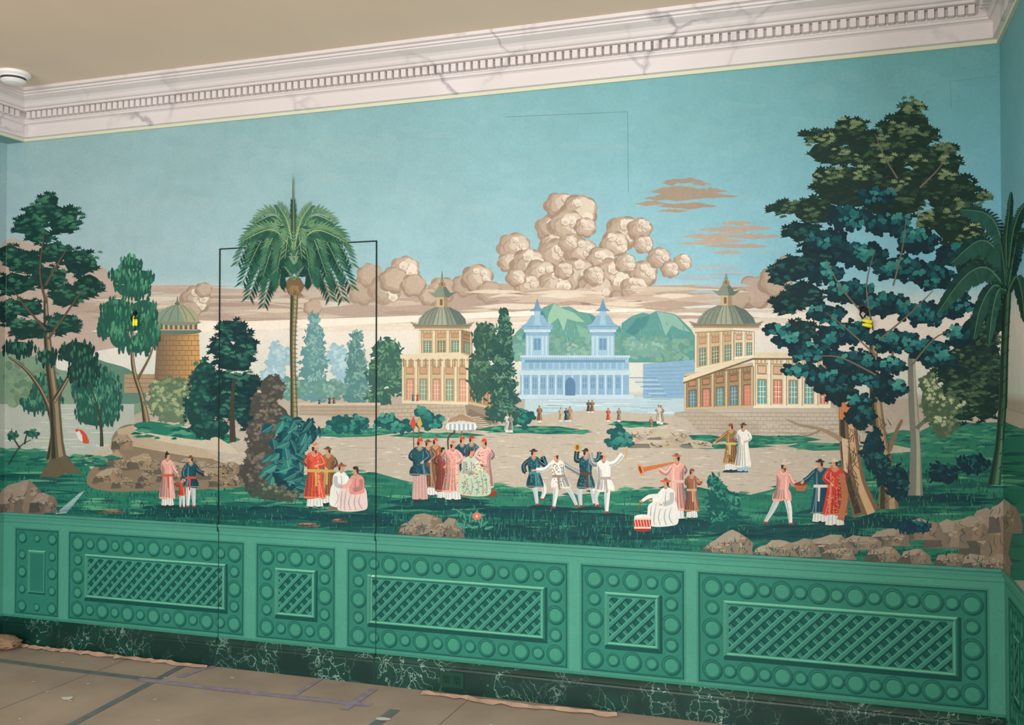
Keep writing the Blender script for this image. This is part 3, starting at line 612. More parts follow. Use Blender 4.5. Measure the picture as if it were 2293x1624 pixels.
# small bird by the left tree
S([(170,968),(180,962),(192,972),(199,992),(184,990)],RD);P([(170,968),(176,962),(184,975),(186,990),(176,984)],(206,206,198));ell(173,964,4,3.5,RD,8)
F_(735,50,1130);fig(735,1000,1130,BR,'flat',(118,84,58),sash=GD,f=-1)
fig(705,993,1138,(204,84,58),'band',(200,180,144),beard=True,pat=[(150,54,42)],sash=GD,w=1.12,arms=[((-.13,.3),(-.02,.36)),((.13,.32),(.03,.35))])
def seated(x,yt,yb,col,hat,hc,f=1,lap=WH):
    h=yb-yt;Q=lambda a,b:(x+a*h*f,yt+b*h)
    dk=mix(lap,(70,90,110),.35)
    S([Q(-.2,.5),Q(-.05,.4),Q(.2,.45),Q(.36,.56),Q(.38,.7),Q(.4,.94),Q(.2,1),Q(-.1,.98),Q(-.24,.92),Q(-.24,.7)],lap)
    for a in [((.3,.56),(.32,.75),(.33,.95)),((.1,.6),(.16,.8),(.12,.97)),((-.1,.62),(-.06,.8),(-.14,.95)),((.2,.5),(.25,.8),(.24,.97)),((0,.6),(.04,.8),(0,.97))]: stroke([Q(*p) for p in a],[1,h*.03,h*.018],dk)
    S([Q(-.05,.2),Q(-.16,.27),Q(-.18,.45),Q(-.16,.6),Q(.12,.62),Q(.15,.45),Q(.13,.27),Q(.04,.2)],col)
    stroke([Q(-.11,.3),Q(-.1,.48),Q(.06,.54)],[h*.08,h*.1,h*.09],mix(col,(40,50,60),.25));stroke([Q(.11,.3),Q(.18,.44),Q(.28,.46)],[h*.09,h*.1,h*.09],mix(col,(255,250,240),.2))
    stroke([Q(.0,.28),Q(.02,.42),Q(.0,.58)],[1,h*.02,1],mix(col,(40,50,60),.35))
    for e in (Q(.31,.46),Q(.1,.55)):
        ell(e[0],e[1],h*.024,h*.024,SK,8)
        for k in (-.5,0,.5): line(e,(e[0]+h*.05*f*math.cos(k),e[1]+h*.05*math.sin(k)),h*.012,SK)
    c=Q(.01,.12);ell(c[0],c[1]+h*.07,h*.04,h*.05,mix(SK,(120,80,60),.3),8);ell(c[0],c[1],h*.056,h*.074,SK,12);ell(c[0]-h*.04*f,c[1],h*.025,h*.06,(60,44,36),8)
    for k in (0,.03): ell(c[0]+k*h*f,c[1],h*.009,h*.008,(40,30,26),6)
    line((c[0]+h*.005*f,c[1]+h*.04),(c[0]+h*.035*f,c[1]+h*.038),h*.012,(160,70,60))
    if hat=='flat': ell(c[0],c[1]-h*.05,h*.12,h*.025,hc,12);P([(c[0]-h*.06,c[1]-h*.06),(c[0],c[1]-h*.13),(c[0]+h*.06,c[1]-h*.06)],mix(hc,(0,0,0),.15))
    elif hat=='cone': P([(c[0]-h*.085,c[1]-h*.035),(c[0],c[1]-h*.16),(c[0]+h*.085,c[1]-h*.035)],hc)
    else: ell(c[0],c[1]-h*.06,h*.06,h*.04,hc,10)
rock(765,1138,34,24,(156,144,118));seated(764,1036,1138,WH,'flat',(146,90,62),1)
seated(798,1042,1146,(206,138,130),'band',(64,48,44),-1,(214,192,186))
# court group with parasol
line((925,935),(930,1120),2.5,(116,90,62));line((938,938),(940,1120),2.5,(116,90,62));P([(918,950),(926,932),(932,950),(926,962)],RD);P([(934,950),(940,932),(946,950),(940,960)],GD)
line((1034,930),(1034,1010),3,(116,90,62))
stroke([(1004,1010),(1004,980),(1018,968),(1012,960)],[3,4,4,2],(80,56,44))
S([(1001,948),(1006,936),(1033,928),(1060,936),(1065,948),(1064,962),(1002,962)],(196,202,198),3)
P([(1001,947),(1008,935),(1033,927),(1060,936),(1066,947),(1033,942)],(166,136,110))
for k in range(5): line((1033,928),(1006+k*13.5,946),1,(130,104,82))
for i in range(13): P([(1001+i*5,950),(1006+i*5,950),(1005+i*5,964+U(-1,2)),(1002+i*5,964)],(146,166,176) if i%2 else (216,216,208))
line((1033,918),(1033,930),3,GD)
fig(1035,978,1100,TE,'band',RD);fig(1056,976,1100,(62,90,100),'flat',RD)
fig(975,980,1112,(146,98,62),'cone',(184,86,64),sash=(90,60,44));fig(958,984,1112,(118,82,62),'flat',(146,90,62))
fig(940,982,1122,TE,'band',RD,f=1,hem=.58,skirt=(196,156,148),pat=[(40,94,98)],w=1.1);fig(992,1000,1118,(136,66,56),'none')
fig(1014,988,1122,(214,156,146),'band',(190,172,138),pat=[(190,110,94),GD],w=1.15);fig(1085,983,1112,(216,168,158),'band',RD,f=-1,pat=[(188,112,96)],w=1.1)
rect(1036,1040,1082,1112,(144,60,46));rect(1040,1046,1078,1074,(180,90,64));rect(1034,1098,1112,1112,(168,80,56));rect(1084,1100,1112,1112,(126,62,48))
seated(1054,1000,1112,(188,196,178),'band',(60,70,60),1,(178,194,170))
for i in range(110): ell(U(1034,1092),U(1036,1106),1.8,1.5,random.choice([(190,106,80),(60,122,114),GD,(76,140,106)]),6)
# dancers
F_(1205,50,1134);fig(1200,1005,1134,TE,'flat',(60,60,60),legs=[((-.04,.5),(.0,.72),(.02,.97)),((.05,.5),(.16,.7),(.1,.88))],sash=(56,130,130),hem=.66,arms=[((-.18,.3),(-.16,.45)),((.2,.3),(.14,.08))],pat=[(56,120,120)],lean=-.05)
F_(1265,50,1140);fig(1262,1013,1140,WH,'cone',(186,176,148),f=-1,lean=.16,legs=[((-.04,.5),(-.14,.72),(-.2,.95)),((.05,.5),(.1,.74),(.16,.97))],hem=.62,sash=(142,124,114),arms=[((-.22,.3),(-.36,.4)),((.2,.3),(.38,.32))],w=1.15,pat=[(130,114,104)])
F_(1312,50,1138);fig(1312,1004,1138,TE,'flat',(60,60,60),f=1,legs=[((-.04,.5),(-.1,.72),(-.08,.97)),((.05,.5),(.12,.72),(.14,.94))],hem=.66,sash=(90,60,50),arms=[((-.16,.2),(-.14,.0)),((.2,.2),(.24,.02))],pat=[(56,120,120)])
ell(1293,1002,8,10,GD,12);ell(1293,1002,4,6,(120,90,50),10)
F_(1360,50,1152);fig(1358,1012,1152,WH,'cone',(190,166,140),f=1,lean=-.06,legs=[((-.04,.5),(-.16,.7),(-.14,.86)),((.05,.5),(.02,.74),(.0,.97))],hem=.62,arms=[((-.18,.18),(-.22,-.04)),((.2,.16),(.34,.0))],sash=(162,152,144))
line((1405,1000),(1400,1030),2,GD)
# musicians
F_(1520,60,1165);fig(1516,1015,1165,PK2,'flat',(184,110,84),f=-1,arms=[((-.12,.28),(.06,.2)),((.16,.3),(.3,.22))],sash=(210,174,156))
P([(1428,1040),(1442,1046),(1500,1036),(1510,1034),(1510,1038),(1446,1056),(1434,1064)],(190,108,64));ell(1435,1052,6,13,(212,138,84),12,0,-.3);ell(1434,1052,3,9,(120,60,40),10,0,-.3)
fig(1549,1050,1162,(144,92,70),'band',(110,72,54),f=1,arms=[((-.1,.3),(.06,.26)),((.14,.3),(.2,.22))],sash=(190,156,120))
line((1560,1078),(1575,1075),2.5,GD)
seated(1492,1070,1180,WH,'flat',(196,92,62),-1,WH);stroke([(1480,1110),(1455,1112),(1438,1122)],[9,9,6],WH);ell(1436,1123,4,3,SK,8);line((1436,1123),(1428,1145),2,(116,80,54))
rect(1420,1158,1458,1186,(188,64,54));ell(1439,1186,19,5,(146,50,44));ell(1439,1158,19,6,(220,216,208));rect(1420,1160,1458,1164,(218,202,176));rect(1420,1180,1458,1184,(218,202,176))
for k in range(6): line((1421+k*6.4,1164),(1424+k*6.4,1180),1.3,(220,212,194))
F_(1637,40,1054);fig(1637,949,1055,(146,108,64),'band',(110,64,50),f=-1,sash=(196,174,112),arms=[((-.12,.3),(0,.38)),((.18,.3),(.32,.4))],pat=[(106,74,50)],w=1.1)
fig(1664,947,1058,(218,218,210),'flat',(80,80,80),f=1,skirt=(148,184,202),w=1.1,hem=.88)
F_(1745,60,1178);fig(1748,1033,1178,PK2,'cone',(198,182,166),f=1,lean=.06,beard=True,legs=[((-.04,.5),(-.12,.72),(-.24,.95)),((.05,.5),(.12,.72),(.16,.97))],hem=.6,arms=[((.05,.3),(.25,.36)),((.16,.34),(.3,.38))])
P([(1778,1084),(1808,1084),(1802,1100),(1784,1100)],(164,100,70));ell(1793,1084,15,4,(120,54,46),12)
fig(1837,1028,1172,TE,'flat',(50,56,60),f=-1,sash=(200,200,194),arms=[((-.12,.3),(0,.38)),((.18,.3),(.26,.36))],w=1.05)
fig(1870,1026,1180,(188,60,52),'cone',(200,192,174),f=-1,w=1.2,pat=[GD],hem=.82,arms=[((-.12,.3),(-.02,.4)),((.12,.3),(.04,.38))]);stroke([(1884,1060),(1892,1110),(1882,1165)],[12,14,16],(168,108,74))
for x,yt,yb,c in [(1208,908,948,BR),(1256,912,946,(184,164,138)),(1276,910,946,(164,128,102)),(1268,914,946,TE),(1318,896,926,(90,80,70)),(1326,896,926,BR),(1362,914,946,RD),(1386,914,946,(136,120,102)),(1480,908,952,(120,116,98)),(1458,934,962,(146,110,88)),(1136,926,970,(200,200,192)),(1144,928,970,(120,130,122)),(925,880,902,(88,114,98)),(935,880,902,RD),(715,893,908,(70,70,64)),(738,888,908,(60,70,64)),(748,886,908,(108,84,66)),(1475,906,950,(194,184,168))]:
    fig(x,yt,yb,c,'cone',mix(c,(120,60,40),.5))
for i in range(26): bigleaf(1062+U(-28,28),1170+U(-20,16),U(-3.1,0),U(12,22),5,J((32,106,94),10))
for k in range(7): a=k*.9;ell(1068+6*math.cos(a),1156+5*math.sin(a),5,4,(196,108,100),8)
ell(1068,1156,3,3,(218,192,140))
blades(100,2200,lambda x:dado_y(x)-26,lambda x:dado_y(x)+6,500,[G1,G4,(40,112,92)],10)

# ================================================================= materials
def mat(name,col,rough=.6,noise=0,scale=8,spec=.3):
    m=bpy.data.materials.new(name);m.use_nodes=True;nt=m.node_tree;b=nt.nodes['Principled BSDF']
    b.inputs['Roughness'].default_value=rough;b.inputs['Specular IOR Level'].default_value=spec
    c=tuple(lin(x) for x in col)+(1,)
    b.inputs['Base Color'].default_value=c
    if noise:
        n=nt.nodes.new('ShaderNodeTexNoise');n.inputs['Scale'].default_value=scale;n.inputs['Detail'].default_value=6
        tc=nt.nodes.new('ShaderNodeTexCoord');nt.links.new(tc.outputs['Object'],n.inputs['Vector'])
        r=nt.nodes.new('ShaderNodeValToRGB');r.color_ramp.elements[0].position=.3;r.color_ramp.elements[1].position=.7
        r.color_ramp.elements[0].color=tuple(x*(1-noise) for x in c[:3])+(1,);r.color_ramp.elements[1].color=tuple(min(1,x*(1+noise)) for x in c[:3])+(1,)
        nt.links.new(n.outputs['Fac'],r.inputs['Fac']);nt.links.new(r.outputs['Color'],b.inputs['Base Color'])
    return m
def paintmat(name,amt=.1):
    m=bpy.data.materials.new(name);m.use_nodes=True;nt=m.node_tree;b=nt.nodes['Principled BSDF']
    b.inputs['Roughness'].default_value=.65;b.inputs['Specular IOR Level'].default_value=.2
    a=nt.nodes.new('ShaderNodeAttribute');a.attribute_name='paint'
    tc=nt.nodes.new('ShaderNodeTexCoord')
    v=None
    for sc,am in ((2.2,amt),(14,amt*.7),(70,amt)):
        n=nt.nodes.new('ShaderNodeTexNoise');n.inputs['Scale'].default_value=sc;n.inputs['Detail'].default_value=8
        nt.links.new(tc.outputs['Object'],n.inputs['Vector'])
        mr=nt.nodes.new('ShaderNodeMapRange');mr.inputs[1].default_value=.3;mr.inputs[2].default_value=.7;mr.inputs[3].default_value=1-am;mr.inputs[4].default_value=1+am
        nt.links.new(n.outputs['Fac'],mr.inputs[0])
        mx=nt.nodes.new('ShaderNodeVectorMath');mx.operation='SCALE'
        nt.links.new((v or a.outputs['Color']),mx.inputs[0]);nt.links.new(mr.outputs[0],mx.inputs['Scale']);v=mx.outputs[0]
    nt.links.new(v,b.inputs['Base Color']);return m
def marble(name,base,vein,scale,width,rough,dist=.6,cloud=None,lo=.42,hi=.62):
    m=bpy.data.materials.new(name);m.use_nodes=True;nt=m.node_tree;b=nt.nodes['Principled BSDF'];b.inputs['Roughness'].default_value=rough
    tc=nt.nodes.new('ShaderNodeTexCoord')
    n=nt.nodes.new('ShaderNodeTexNoise');n.inputs['Scale'].default_value=scale*.7;n.inputs['Detail'].default_value=7
    nt.links.new(tc.outputs['Object'],n.inputs['Vector'])
    ad=nt.nodes.new('ShaderNodeVectorMath');ad.operation='MULTIPLY_ADD';ad.inputs[1].default_value=(dist,)*3
    nt.links.new(n.outputs['Color'],ad.inputs[0]);nt.links.new(tc.outputs['Object'],ad.inputs[2])
    vo=nt.nodes.new('ShaderNodeTexVoronoi');vo.feature='DISTANCE_TO_EDGE';vo.inputs['Scale'].default_value=scale
    nt.links.new(ad.outputs[0],vo.inputs['Vector'])
    r=nt.nodes.new('ShaderNodeMapRange');r.inputs[1].default_value=0;r.inputs[2].default_value=width;r.inputs[3].default_value=1;r.inputs[4].default_value=0
    nt.links.new(vo.outputs['Distance'],r.inputs[0])
    n2=nt.nodes.new('ShaderNodeTexNoise');n2.inputs['Scale'].default_value=scale*.9;n2.inputs['Detail'].default_value=4;nt.links.new(tc.outputs['Object'],n2.inputs['Vector'])
    r2=nt.nodes.new('ShaderNodeMapRange');r2.inputs[1].default_value=lo;r2.inputs[2].default_value=hi;nt.links.new(n2.outputs['Fac'],r2.inputs[0])
    mu=nt.nodes.new('ShaderNodeMath');mu.operation='MULTIPLY';nt.links.new(r.outputs[0],mu.inputs[0]);nt.links.new(r2.outputs[0],mu.inputs[1])
    base_c=tuple(lin(x) for x in base)+(1,);cl=tuple(lin(x) for x in (cloud or base))+(1,)
    m0=nt.nodes.new('ShaderNodeMix');m0.data_type='RGBA';nt.links.new(r2.outputs[0],m0.inputs[0]);m0.inputs[6].default_value=base_c;m0.inputs[7].default_value=cl
    mx=nt.nodes.new('ShaderNodeMix');mx.data_type='RGBA';nt.links.new(mu.outputs[0],mx.inputs[0]);nt.links.new(m0.outputs[2],mx.inputs[6]);mx.inputs[7].default_value=tuple(lin(x) for x in vein)+(1,)
    nt.links.new(mx.outputs[2],b.inputs['Base Color']);return m
M.build('mural_painting',paintmat('mural_paint',.05))

def obj(name,v,f,mats,mi=None,parent=None):
    me=bpy.data.meshes.new(name);me.from_pydata(v,[],f)
    for m in mats: me.materials.append(m)
    if mi:
        for p,i in zip(me.polygons,mi): p.material_index=i
    o=bpy.data.objects.new(name,me);bpy.context.collection.objects.link(o)
    if parent: o.parent=parent
    return o
def boxv(x0,x1,y0,y1,z0,z1,v,f):
    b=len(v);v+= [(x0,y0,z0),(x1,y0,z0),(x1,y1,z0),(x0,y1,z0),(x0,y0,z1),(x1,y0,z1),(x1,y1,z1),(x0,y1,z1)]
    f+= [tuple(b+i for i in q) for q in ((3,2,1,0),(4,5,6,7),(0,1,5,4),(1,2,6,5),(2,3,7,6),(3,0,4,7))]
def box(name,x0,x1,y0,y1,z0,z1,m):
    v=[];f=[];boxv(x0,x1,y0,y1,z0,z1,v,f);return obj(name,v,f,[m])
wallm=mat('sky_plaster',(122,164,166),.7,.04,3)
FY=-6.0
box('wall_back',XL-.15,XR+.15,0,.15,0,ZC,wallm)
box('wall_left',XL-.15,XL,FY,0,0,ZC,wallm)
box('wall_right',XR,XR+.15,-1.6,0,0,ZC,wallm)
box('trim_soffit',XL,XLS,FY,0,ZM,ZC,wallm)
box('ceiling',XL-.15,3.2,FY,.15,ZC,ZC+.1,mat('ceiling_paint',(232,210,188),.8,.03,2))
fm=mat('floor_paper',(168,150,134),.75,.12,3.5)
box('floor',XL-.15,3.2,FY,.15,-.1,0,fm)
# ---------------------------------------------------------------- cornice
prof=[(0,ZM),(.012,ZM),(.012,2.775),(.028,2.778),(.028,2.840),(.036,2.846),(.045,2.848),(.048,2.856),(.052,2.858),(.056,2.898),(.096,2.900),(.1,2.903),(.1,2.910),(.112,2.913),(.118,2.92),(.124,2.93),(.135,2.94),(.152,2.947),(.166,2.953),(.170,2.955),(.170,2.961),(.182,2.963),(.182,2.972),(.2,2.975),(.2,ZC)]
v=[];f=[];mi=[]
paths=[lambda p:(XLS+p,FY),lambda p:(XLS+p,-p),lambda p:(XR-p,-p),lambda p:(XR-p,-1.6)]
for q in paths:
    for p,z in prof: x,y=q(p);v.append((x,y,z))
n=len(prof)
for s_ in range(3):
    for i in range(n-1):
        a=s_*n+i;f.append((a,a+n,a+n+1,a+1));mi.append(1 if i<2 else 0)
def addb(*a):
    k=len(f);boxv(*a,v,f);mi.extend([0]*(len(f)-k))
x=XLS+.1
z0,z1=2.862,2.897
while x<XR-.11:
    addb(x,x+.023,-.086,-.05,z0,z1);addb(x+.023,x+.036,-.062,-.05,z0+.008,z1);x+=.036
y=-.12
while y>-3: addb(XLS+.05,XLS+.086,y-.023,y,z0,z1);y-=.036
y=-.12
while y>-1.55: addb(XR-.086,XR-.05,y-.023,y,z0,z1);y-=.036
cm=marble('cornice_marble',(212,203,200),(164,156,158),2.4,.05,.5,.9,(216,208,206),.48,.66)
obj('trim_cornice',v,f,[cm,mat('cornice_strip',(204,206,182),.6)],mi)
# ---------------------------------------------------------------- dado (painted trellis panels)
D=Painter();D.L=.0006
ST,FD,RG,DS,SH,HL=(74,146,126),(44,120,102),(26,96,84),(62,138,116),(14,74,66),(108,178,150)
for pl,a,b in (('B',XL,XR),('R',0,1.6),('L',0,4.0)): D.w([(a,ZB-.01),(b,ZB-.01),(b,ZD),(a,ZD)],ST,pl)
def R2(x0,z0,x1,z1,c,pl='B'): D.w([(x0,z0),(x1,z0),(x1,z1),(x0,z1)],c,pl)
def ring(x,z,r,pl='B'):
    L0=D.L
    def disc(cx,cz,rr,c):
        D.w([(cx+rr*math.cos(i*math.pi/14),cz+rr*math.sin(i*math.pi/14)) for i in range(28)],c,pl)
    disc(x+.003,z-.004,r,SH);disc(x,z,r,RG);disc(x-.001,z+.001,r*.86,(38,112,96));disc(x,z,r*.70,SH);disc(x+.001,z-.0015,r*.67,DS)
    D.L=L0
def frame(x0,z0,x1,z1,t,c1,c2,c3,pl='B'):
    R2(x0,z0,x1,z1,c2,pl)
    D.w([(x0,z1),(x1,z1),(x1-t,z1-t),(x0+t,z1-t)],c1,pl);D.w([(x0,z0),(x0+t,z0+t),(x0+t,z1-t),(x0,z1)],mix(c1,c3,.4),pl)
    D.w([(x0,z0),(x1,z0),(x1-t,z0+t),(x0+t,z0+t)],c3,pl);D.w([(x1,z0),(x1,z1),(x1-t,z1-t),(x1-t,z0+t)],mix(c2,c3,.6),pl)
def lattice(x0,z0,x1,z1,pl='B'):
    R2(x0,z0,x1,z1,(16,84,76),pl)
    h=z1-z0;sp=.062
    def bar(xs,sg,w,c,off=0):
        q=[(xs-w/2,z0),(xs+w/2,z0),(xs+w/2+sg*h,z1),(xs-w/2+sg*h,z1)]
        q=[(a+off,b) for a,b in q]
        q=clip(q,lambda p:p[0]-x0);q=clip(q,lambda p:x1-p[0]) if len(q)>2 else q
        if len(q)>2: D.w(q,c,pl,step=False)
    for sg in (-1,1):
        n0=int((x1-x0+2*h)/sp)+2
        for k in range(n0): bar(x0-h+k*sp+.004,sg,.026,(12,68,62),.004)
        D.L+=EP
        for k in range(n0): bar(x0-h+k*sp,sg,.024,(54,128,110) if sg>0 else (42,114,98))
        D.L+=EP
        for k in range(n0): bar(x0-h+k*sp-.008,sg,.004,(88,158,134))
        D.L+=EP
Z0,Z1=.168,.622
def panel(x0,x1,pl='B',inner=True):
    D.L=.0007
    R2(x0-.012,Z0-.012,x1+.012,Z1+.012,(60,132,112),pl);R2(x0-.004,Z0-.004,x1+.004,Z1+.004,SH,pl);R2(x0,Z0,x1,Z1,(34,106,92),pl);R2(x0+.006,Z0+.006,x1-.006,Z1-.006,FD,pl)
    W=x1-x0;H=Z1-Z0
    m=.052 if W>.3 else .04
    nx=max(2,round((W-2*m)/.079));nx+=nx%2
    if W<.3: nx=2
    for i in range(nx+1):
        x=x0+m+(W-2*m)*i/nx;r=.042 if i%2==0 else .029
        if W<.3: r=.032 if i%2==0 else .022
        ring(x,Z1-m,r,pl);ring(x,Z0+m,r,pl)
    nz=4
    for i in range(1,nz):
        z=Z0+m+(H-2*m)*i/nz;r=(.042 if i%2==0 else .03) if W>.3 else (.032 if i%2==0 else .026)
        ring(x0+m,z,r,pl);ring(x1-m,z,r,pl)
    D.L+=5e-5
    g=.100 if W>.3 else .082
    a,b,c,d=x0+g,Z0+.108,x1-g,Z1-.108
    if W>.3:
        R2(a+.002,b-.012,c+.012,d,SH,pl)
        frame(a,b,c,d,.008,HL,(64,138,116),SH,pl);frame(a+.012,b+.012,c-.012,d-.012,.006,(28,96,84),(58,132,112),HL,pl)
        lattice(a+.022,b+.022,c-.022,d-.022,pl)
    else:
        frame(a,b,c,d,.008,HL,(62,136,114),SH,pl);R2(a+.016,b+.016,c-.016,d-.016,(40,114,98),pl)
xat=lambda px,py:w_back(px,py)[0]
for a,b in ((35,128),(155,543),(576,747),(780,1268),(1304,1529),(1566,2208)): panel(xat(a,1330),xat(b,1330))
panel(.10,.42,'R');panel(.50,1.4,'R')
panel(.10,.9,'L');panel(1.0,1.3,'L');panel(1.4,2.6,'L')
D.L=.00066
for pl,a,b in (('B',XL,XR),('R',0,1.6),('L',0,4.0)):
    R2(a,ZB,b,ZB+.012,(54,126,106),pl);R2(a,ZD-.05,b,ZD-.046,(52,122,104),pl)
D.build('dado_panelling',paintmat('dado_paint',.05))
def run(name,prof,m,ends=(-4.0,-1.6),gaps=True):
    v=[];f=[];ps=[lambda p:(XL+p,ends[0]),lambda p:(XL+p,-p),lambda p:(XR-p,-p),lambda p:(XR-p,ends[1])]
    for q in ps:
        for p,z in prof: x,y=q(p);v.append((x,y,z))
    n=len(prof)
    for s_ in range(3):
        for i in range(n-1): a=s_*n+i;f.append((a,a+n,a+n+1,a+1))
    return obj(name,v,f,[m])
run('trim_dado_cap',[(.002,ZD-.026),(.006,ZD-.026),(.008,ZD-.018),(.006,ZD-.014),(.012,ZD-.008),(.014,ZD-.002),(.012,ZD+.003),(.001,ZD+.005)],mat('dado_cap_paint',(72,144,126),.5,.06,5))
bm=marble('baseboard_marble',(12,48,42),(150,178,166),5.5,.035,.35,1.6,(18,64,54),.42,.64)
run('baseboard_back',[(.02,0),(.02,.105),(.017,.112),(.019,.118),(.014,.126),(.008,.134),(.001,ZB)],bm)
# outlet let into baseboard
o=xat(1015,1524);oe=bpy.data.objects.new('wall_outlet',None);bpy.context.collection.objects.link(oe)
v=[];f=[];mi=[]
boxv(o-.06,o+.06,-.0245,-.0195,.028,.098,v,f);mi=[0]*6
for k in (-.026,.026):
    b=len(f);boxv(o+k-.017,o+k+.017,-.0262,-.0245,.044,.082,v,f);mi+=[1]*6
    for dx,dz in ((-.006,.008),(.006,.008),(0,-.009)):
        boxv(o+k+dx-.0012,o+k+dx+.0012,-.027,-.0262,.063+dz-.005,.063+dz+.005,v,f);mi+=[2]*6
obj('outlet_plate',v,f,[mat('outlet_green',(24,66,52),.4),mat('outlet_face',(24,58,46),.35),mat('slot',(6,16,12),.6)],mi,oe)
# ---------------------------------------------------------------- jib door gaps
dm=mat('door_gap',(20,38,34),.8);dg=mat('door_gap_green',(20,66,56),.8)
x0,z0=w_back(493,557);x1=xat(843,800);z1=w_back(843,541)[1];zt=(z0+z1)/2
v=[];f=[];g=.0024;YY=-.0065
boxv(x0-g,x0+g,YY,-.001,ZD+.004,zt,v,f);boxv(x1-g,x1+g,YY,-.001,ZD+.004,zt,v,f);boxv(x0-g,x1+g,YY+.001,-.001,zt-.0028,zt+.0028,v,f)
mi=[0]*18
for xx in (x0,x1): 
    boxv(xx-.0018,xx+.0018,-.0145,-.001,ZD-.03,ZD+.006,v,f);boxv(xx-.0016,xx+.0016,-.003,-.001,ZB,ZD-.02,v,f);boxv(xx-.0022,xx+.0022,-.0208,-.001,0.001,ZB+.002,v,f)
mi+=[1]*36
boxv(x1-.022,x1-.008,-.008,-.001,.507,.513,v,f);mi+=[2]*6
boxv(x1-.024,x1-.019,-.008,-.001,.30,.513,v,f);mi+=[3]*6
obj('door_1',v,f,[dm,dg,mat('latch_white',(230,230,225),.4),mat('door_edge_green',(92,164,140),.5)],mi)
# ---------------------------------------------------------------- smoke detector
c=w_plane(30,163,ZC);c.x=max(c.x,XLS+.3)
e=bpy.data.objects.new('smoke_detector',None);bpy.context.collection.objects.link(e)
def lathe(name,prof,cx,cy,m,parent,n=40):
    v=[];f=[]
    for i in range(n):
        a=2*math.pi*i/n
        for r,z in prof: v.append((cx+r*math.cos(a),cy+r*math.sin(a),z))
    k=len(prof)
    for i in range(n):
        j=(i+1)%n
        for q in range(k-1): f.append((i*k+q,j*k+q,j*k+q+1,i*k+q+1))
    return obj(name,v,f,[m],None,parent)
wm=mat('detector_plastic',(236,234,230),.4);z=ZC
lathe('detector_body',[(0.001,z),(.078,z),(.080,z-.004),(.080,z-.014),(.072,z-.019),(.066,z-.023)],c.x,c.y,wm,e)
lathe('detector_vent',[(.062,z-.020),(.056,z-.024),(.056,z-.040),(.05,z-.042)],c.x,c.y,mat('vent_dark',(70,70,72),.6),e)
lathe('detector_cap',[(.066,z-.023),(.064,z-.028),(.058,z-.028)],c.x,c.y,wm,e)
lathe('detector_dome',[(.058,z-.038),(.058,z-.043),(.044,z-.053),(.02,z-.058),(.0005,z-.059)],c.x,c.y,wm,e)
# ---------------------------------------------------------------- sconce wiring with yellow caps
ym=mat('cap_yellow',(236,224,44),.4);km=mat('wire_black',(24,22,22),.5)
def tube(pts,r,m,name,parent,n=10):
    v=[];f=[]
    for i,p in enumerate(pts):
        p=Vector(p);a=Vector(pts[max(i-1,0)]);b=Vector(pts[min(i+1,len(pts)-1)]);t=(b-a).normalized()
        u=t.cross(Vector((0.1,1,.2))).normalized();w=t.cross(u)
        rr=r[i] if isinstance(r,(list,tuple)) else r
        for k in range(n): q=p+(u*math.cos(2*math.pi*k/n)+w*math.sin(2*math.pi*k/n))*rr;v.append(tuple(q))
    for i in range(len(pts)-1):
        for k in range(n): j=(k+1)%n;f.append((i*n+k,i*n+j,(i+1)*n+j,(i+1)*n+k))
    f.append(tuple(range(n)));f.append(tuple((len(pts)-1)*n+k for k in range(n))[::-1])
    return obj(name,v,f,[m],None,parent)
for (px,py,vert) in ((1941,716,False),(311,722,True)):
    X,Z=w_back(px,py);e=bpy.data.objects.new('sconce_wiring',None);bpy.context.collection.objects.link(e)
    tube([(X-.02,-.002,Z+.05),(X-.022,-.02,Z+.045),(X-.026,-.03,Z+.02),(X-.015,-.034,Z)],.0035,km,'wire_1',e)
    tube([(X-.015,-.002,Z+.05),(X-.008,-.022,Z+.05),(X+.002,-.03,Z+.03),(X-.012,-.034,Z+.006)],.0035,km,'wire_2',e)
    lathe('wall_hole',[(0.0005,0),(.014,0),(.014,.001)],0,0,km,e).matrix_world=Matrix.Translation((X-.018,-.0068,Z+.05))@Matrix.Rotation(math.pi/2,4,'X')
    if vert:
        for k in (-.008,.008): tube([(X+k,-.03,Z+.022-k),(X+k,-.031,Z+.004),(X+k,-.032,Z-.02)],[.004,.007,.006],ym,'cap',e)
        tube([(X,-.03,Z-.016),(X,-.032,Z-.04)],.004,km,'tail',e)
    else:
        for k in (0,.017): tube([(X-.018,-.034,Z-.004-k),(X+.004,-.035,Z-.008-k),(X+.018,-.034,Z-.012-k)],[.005,.0085,.007],ym,'cap',e)
# ---------------------------------------------------------------- floor tape, paper scraps, paint drips
def fl(px,py,z=.0): p=w_plane(px,py,z);return (p.x,p.y)
def strip(name,pts,w,m,z,parent=None):
    v=[];f=[]
    q=[Vector(fl(*p)) for p in pts];N=len(q)
    for i,p in enumerate(q):
        t=(q[min(i+1,N-1)]-q[max(i-1,0)]).normalized();nn=Vector((-t.y,t.x))*w/2
        v+=[(p.x+nn.x,p.y+nn.y,z),(p.x-nn.x,p.y-nn.y,z)]
    for i in range(N-1): f.append((2*i,2*i+1,2*i+3,2*i+2))
    return obj(name,v,f,[m],None,parent)
te=bpy.data.objects.new('floor_tape',None);bpy.context.collection.objects.link(te)
bt=mat('tape_slate',(112,118,122),.5,.15,20);pt=mat('tape_purple',(156,142,158),.6,.2,20)
strip('tape_1',[(-40,1474),(150,1500),(345,1523)],.045,bt,.0012,te)
strip('tape_2',[(130,1640),(290,1555),(420,1486)],.04,bt,.0016,te)
strip('tape_3',[(820,1640),(885,1590)],.05,bt,.0012,te)
strip('tape_4',[(310,1522),(560,1552),(830,1580)],.045,pt,.002,te)
strip('tape_5',[(400,1518),(450,1500),(500,1486)],.04,pt,.0024,te)
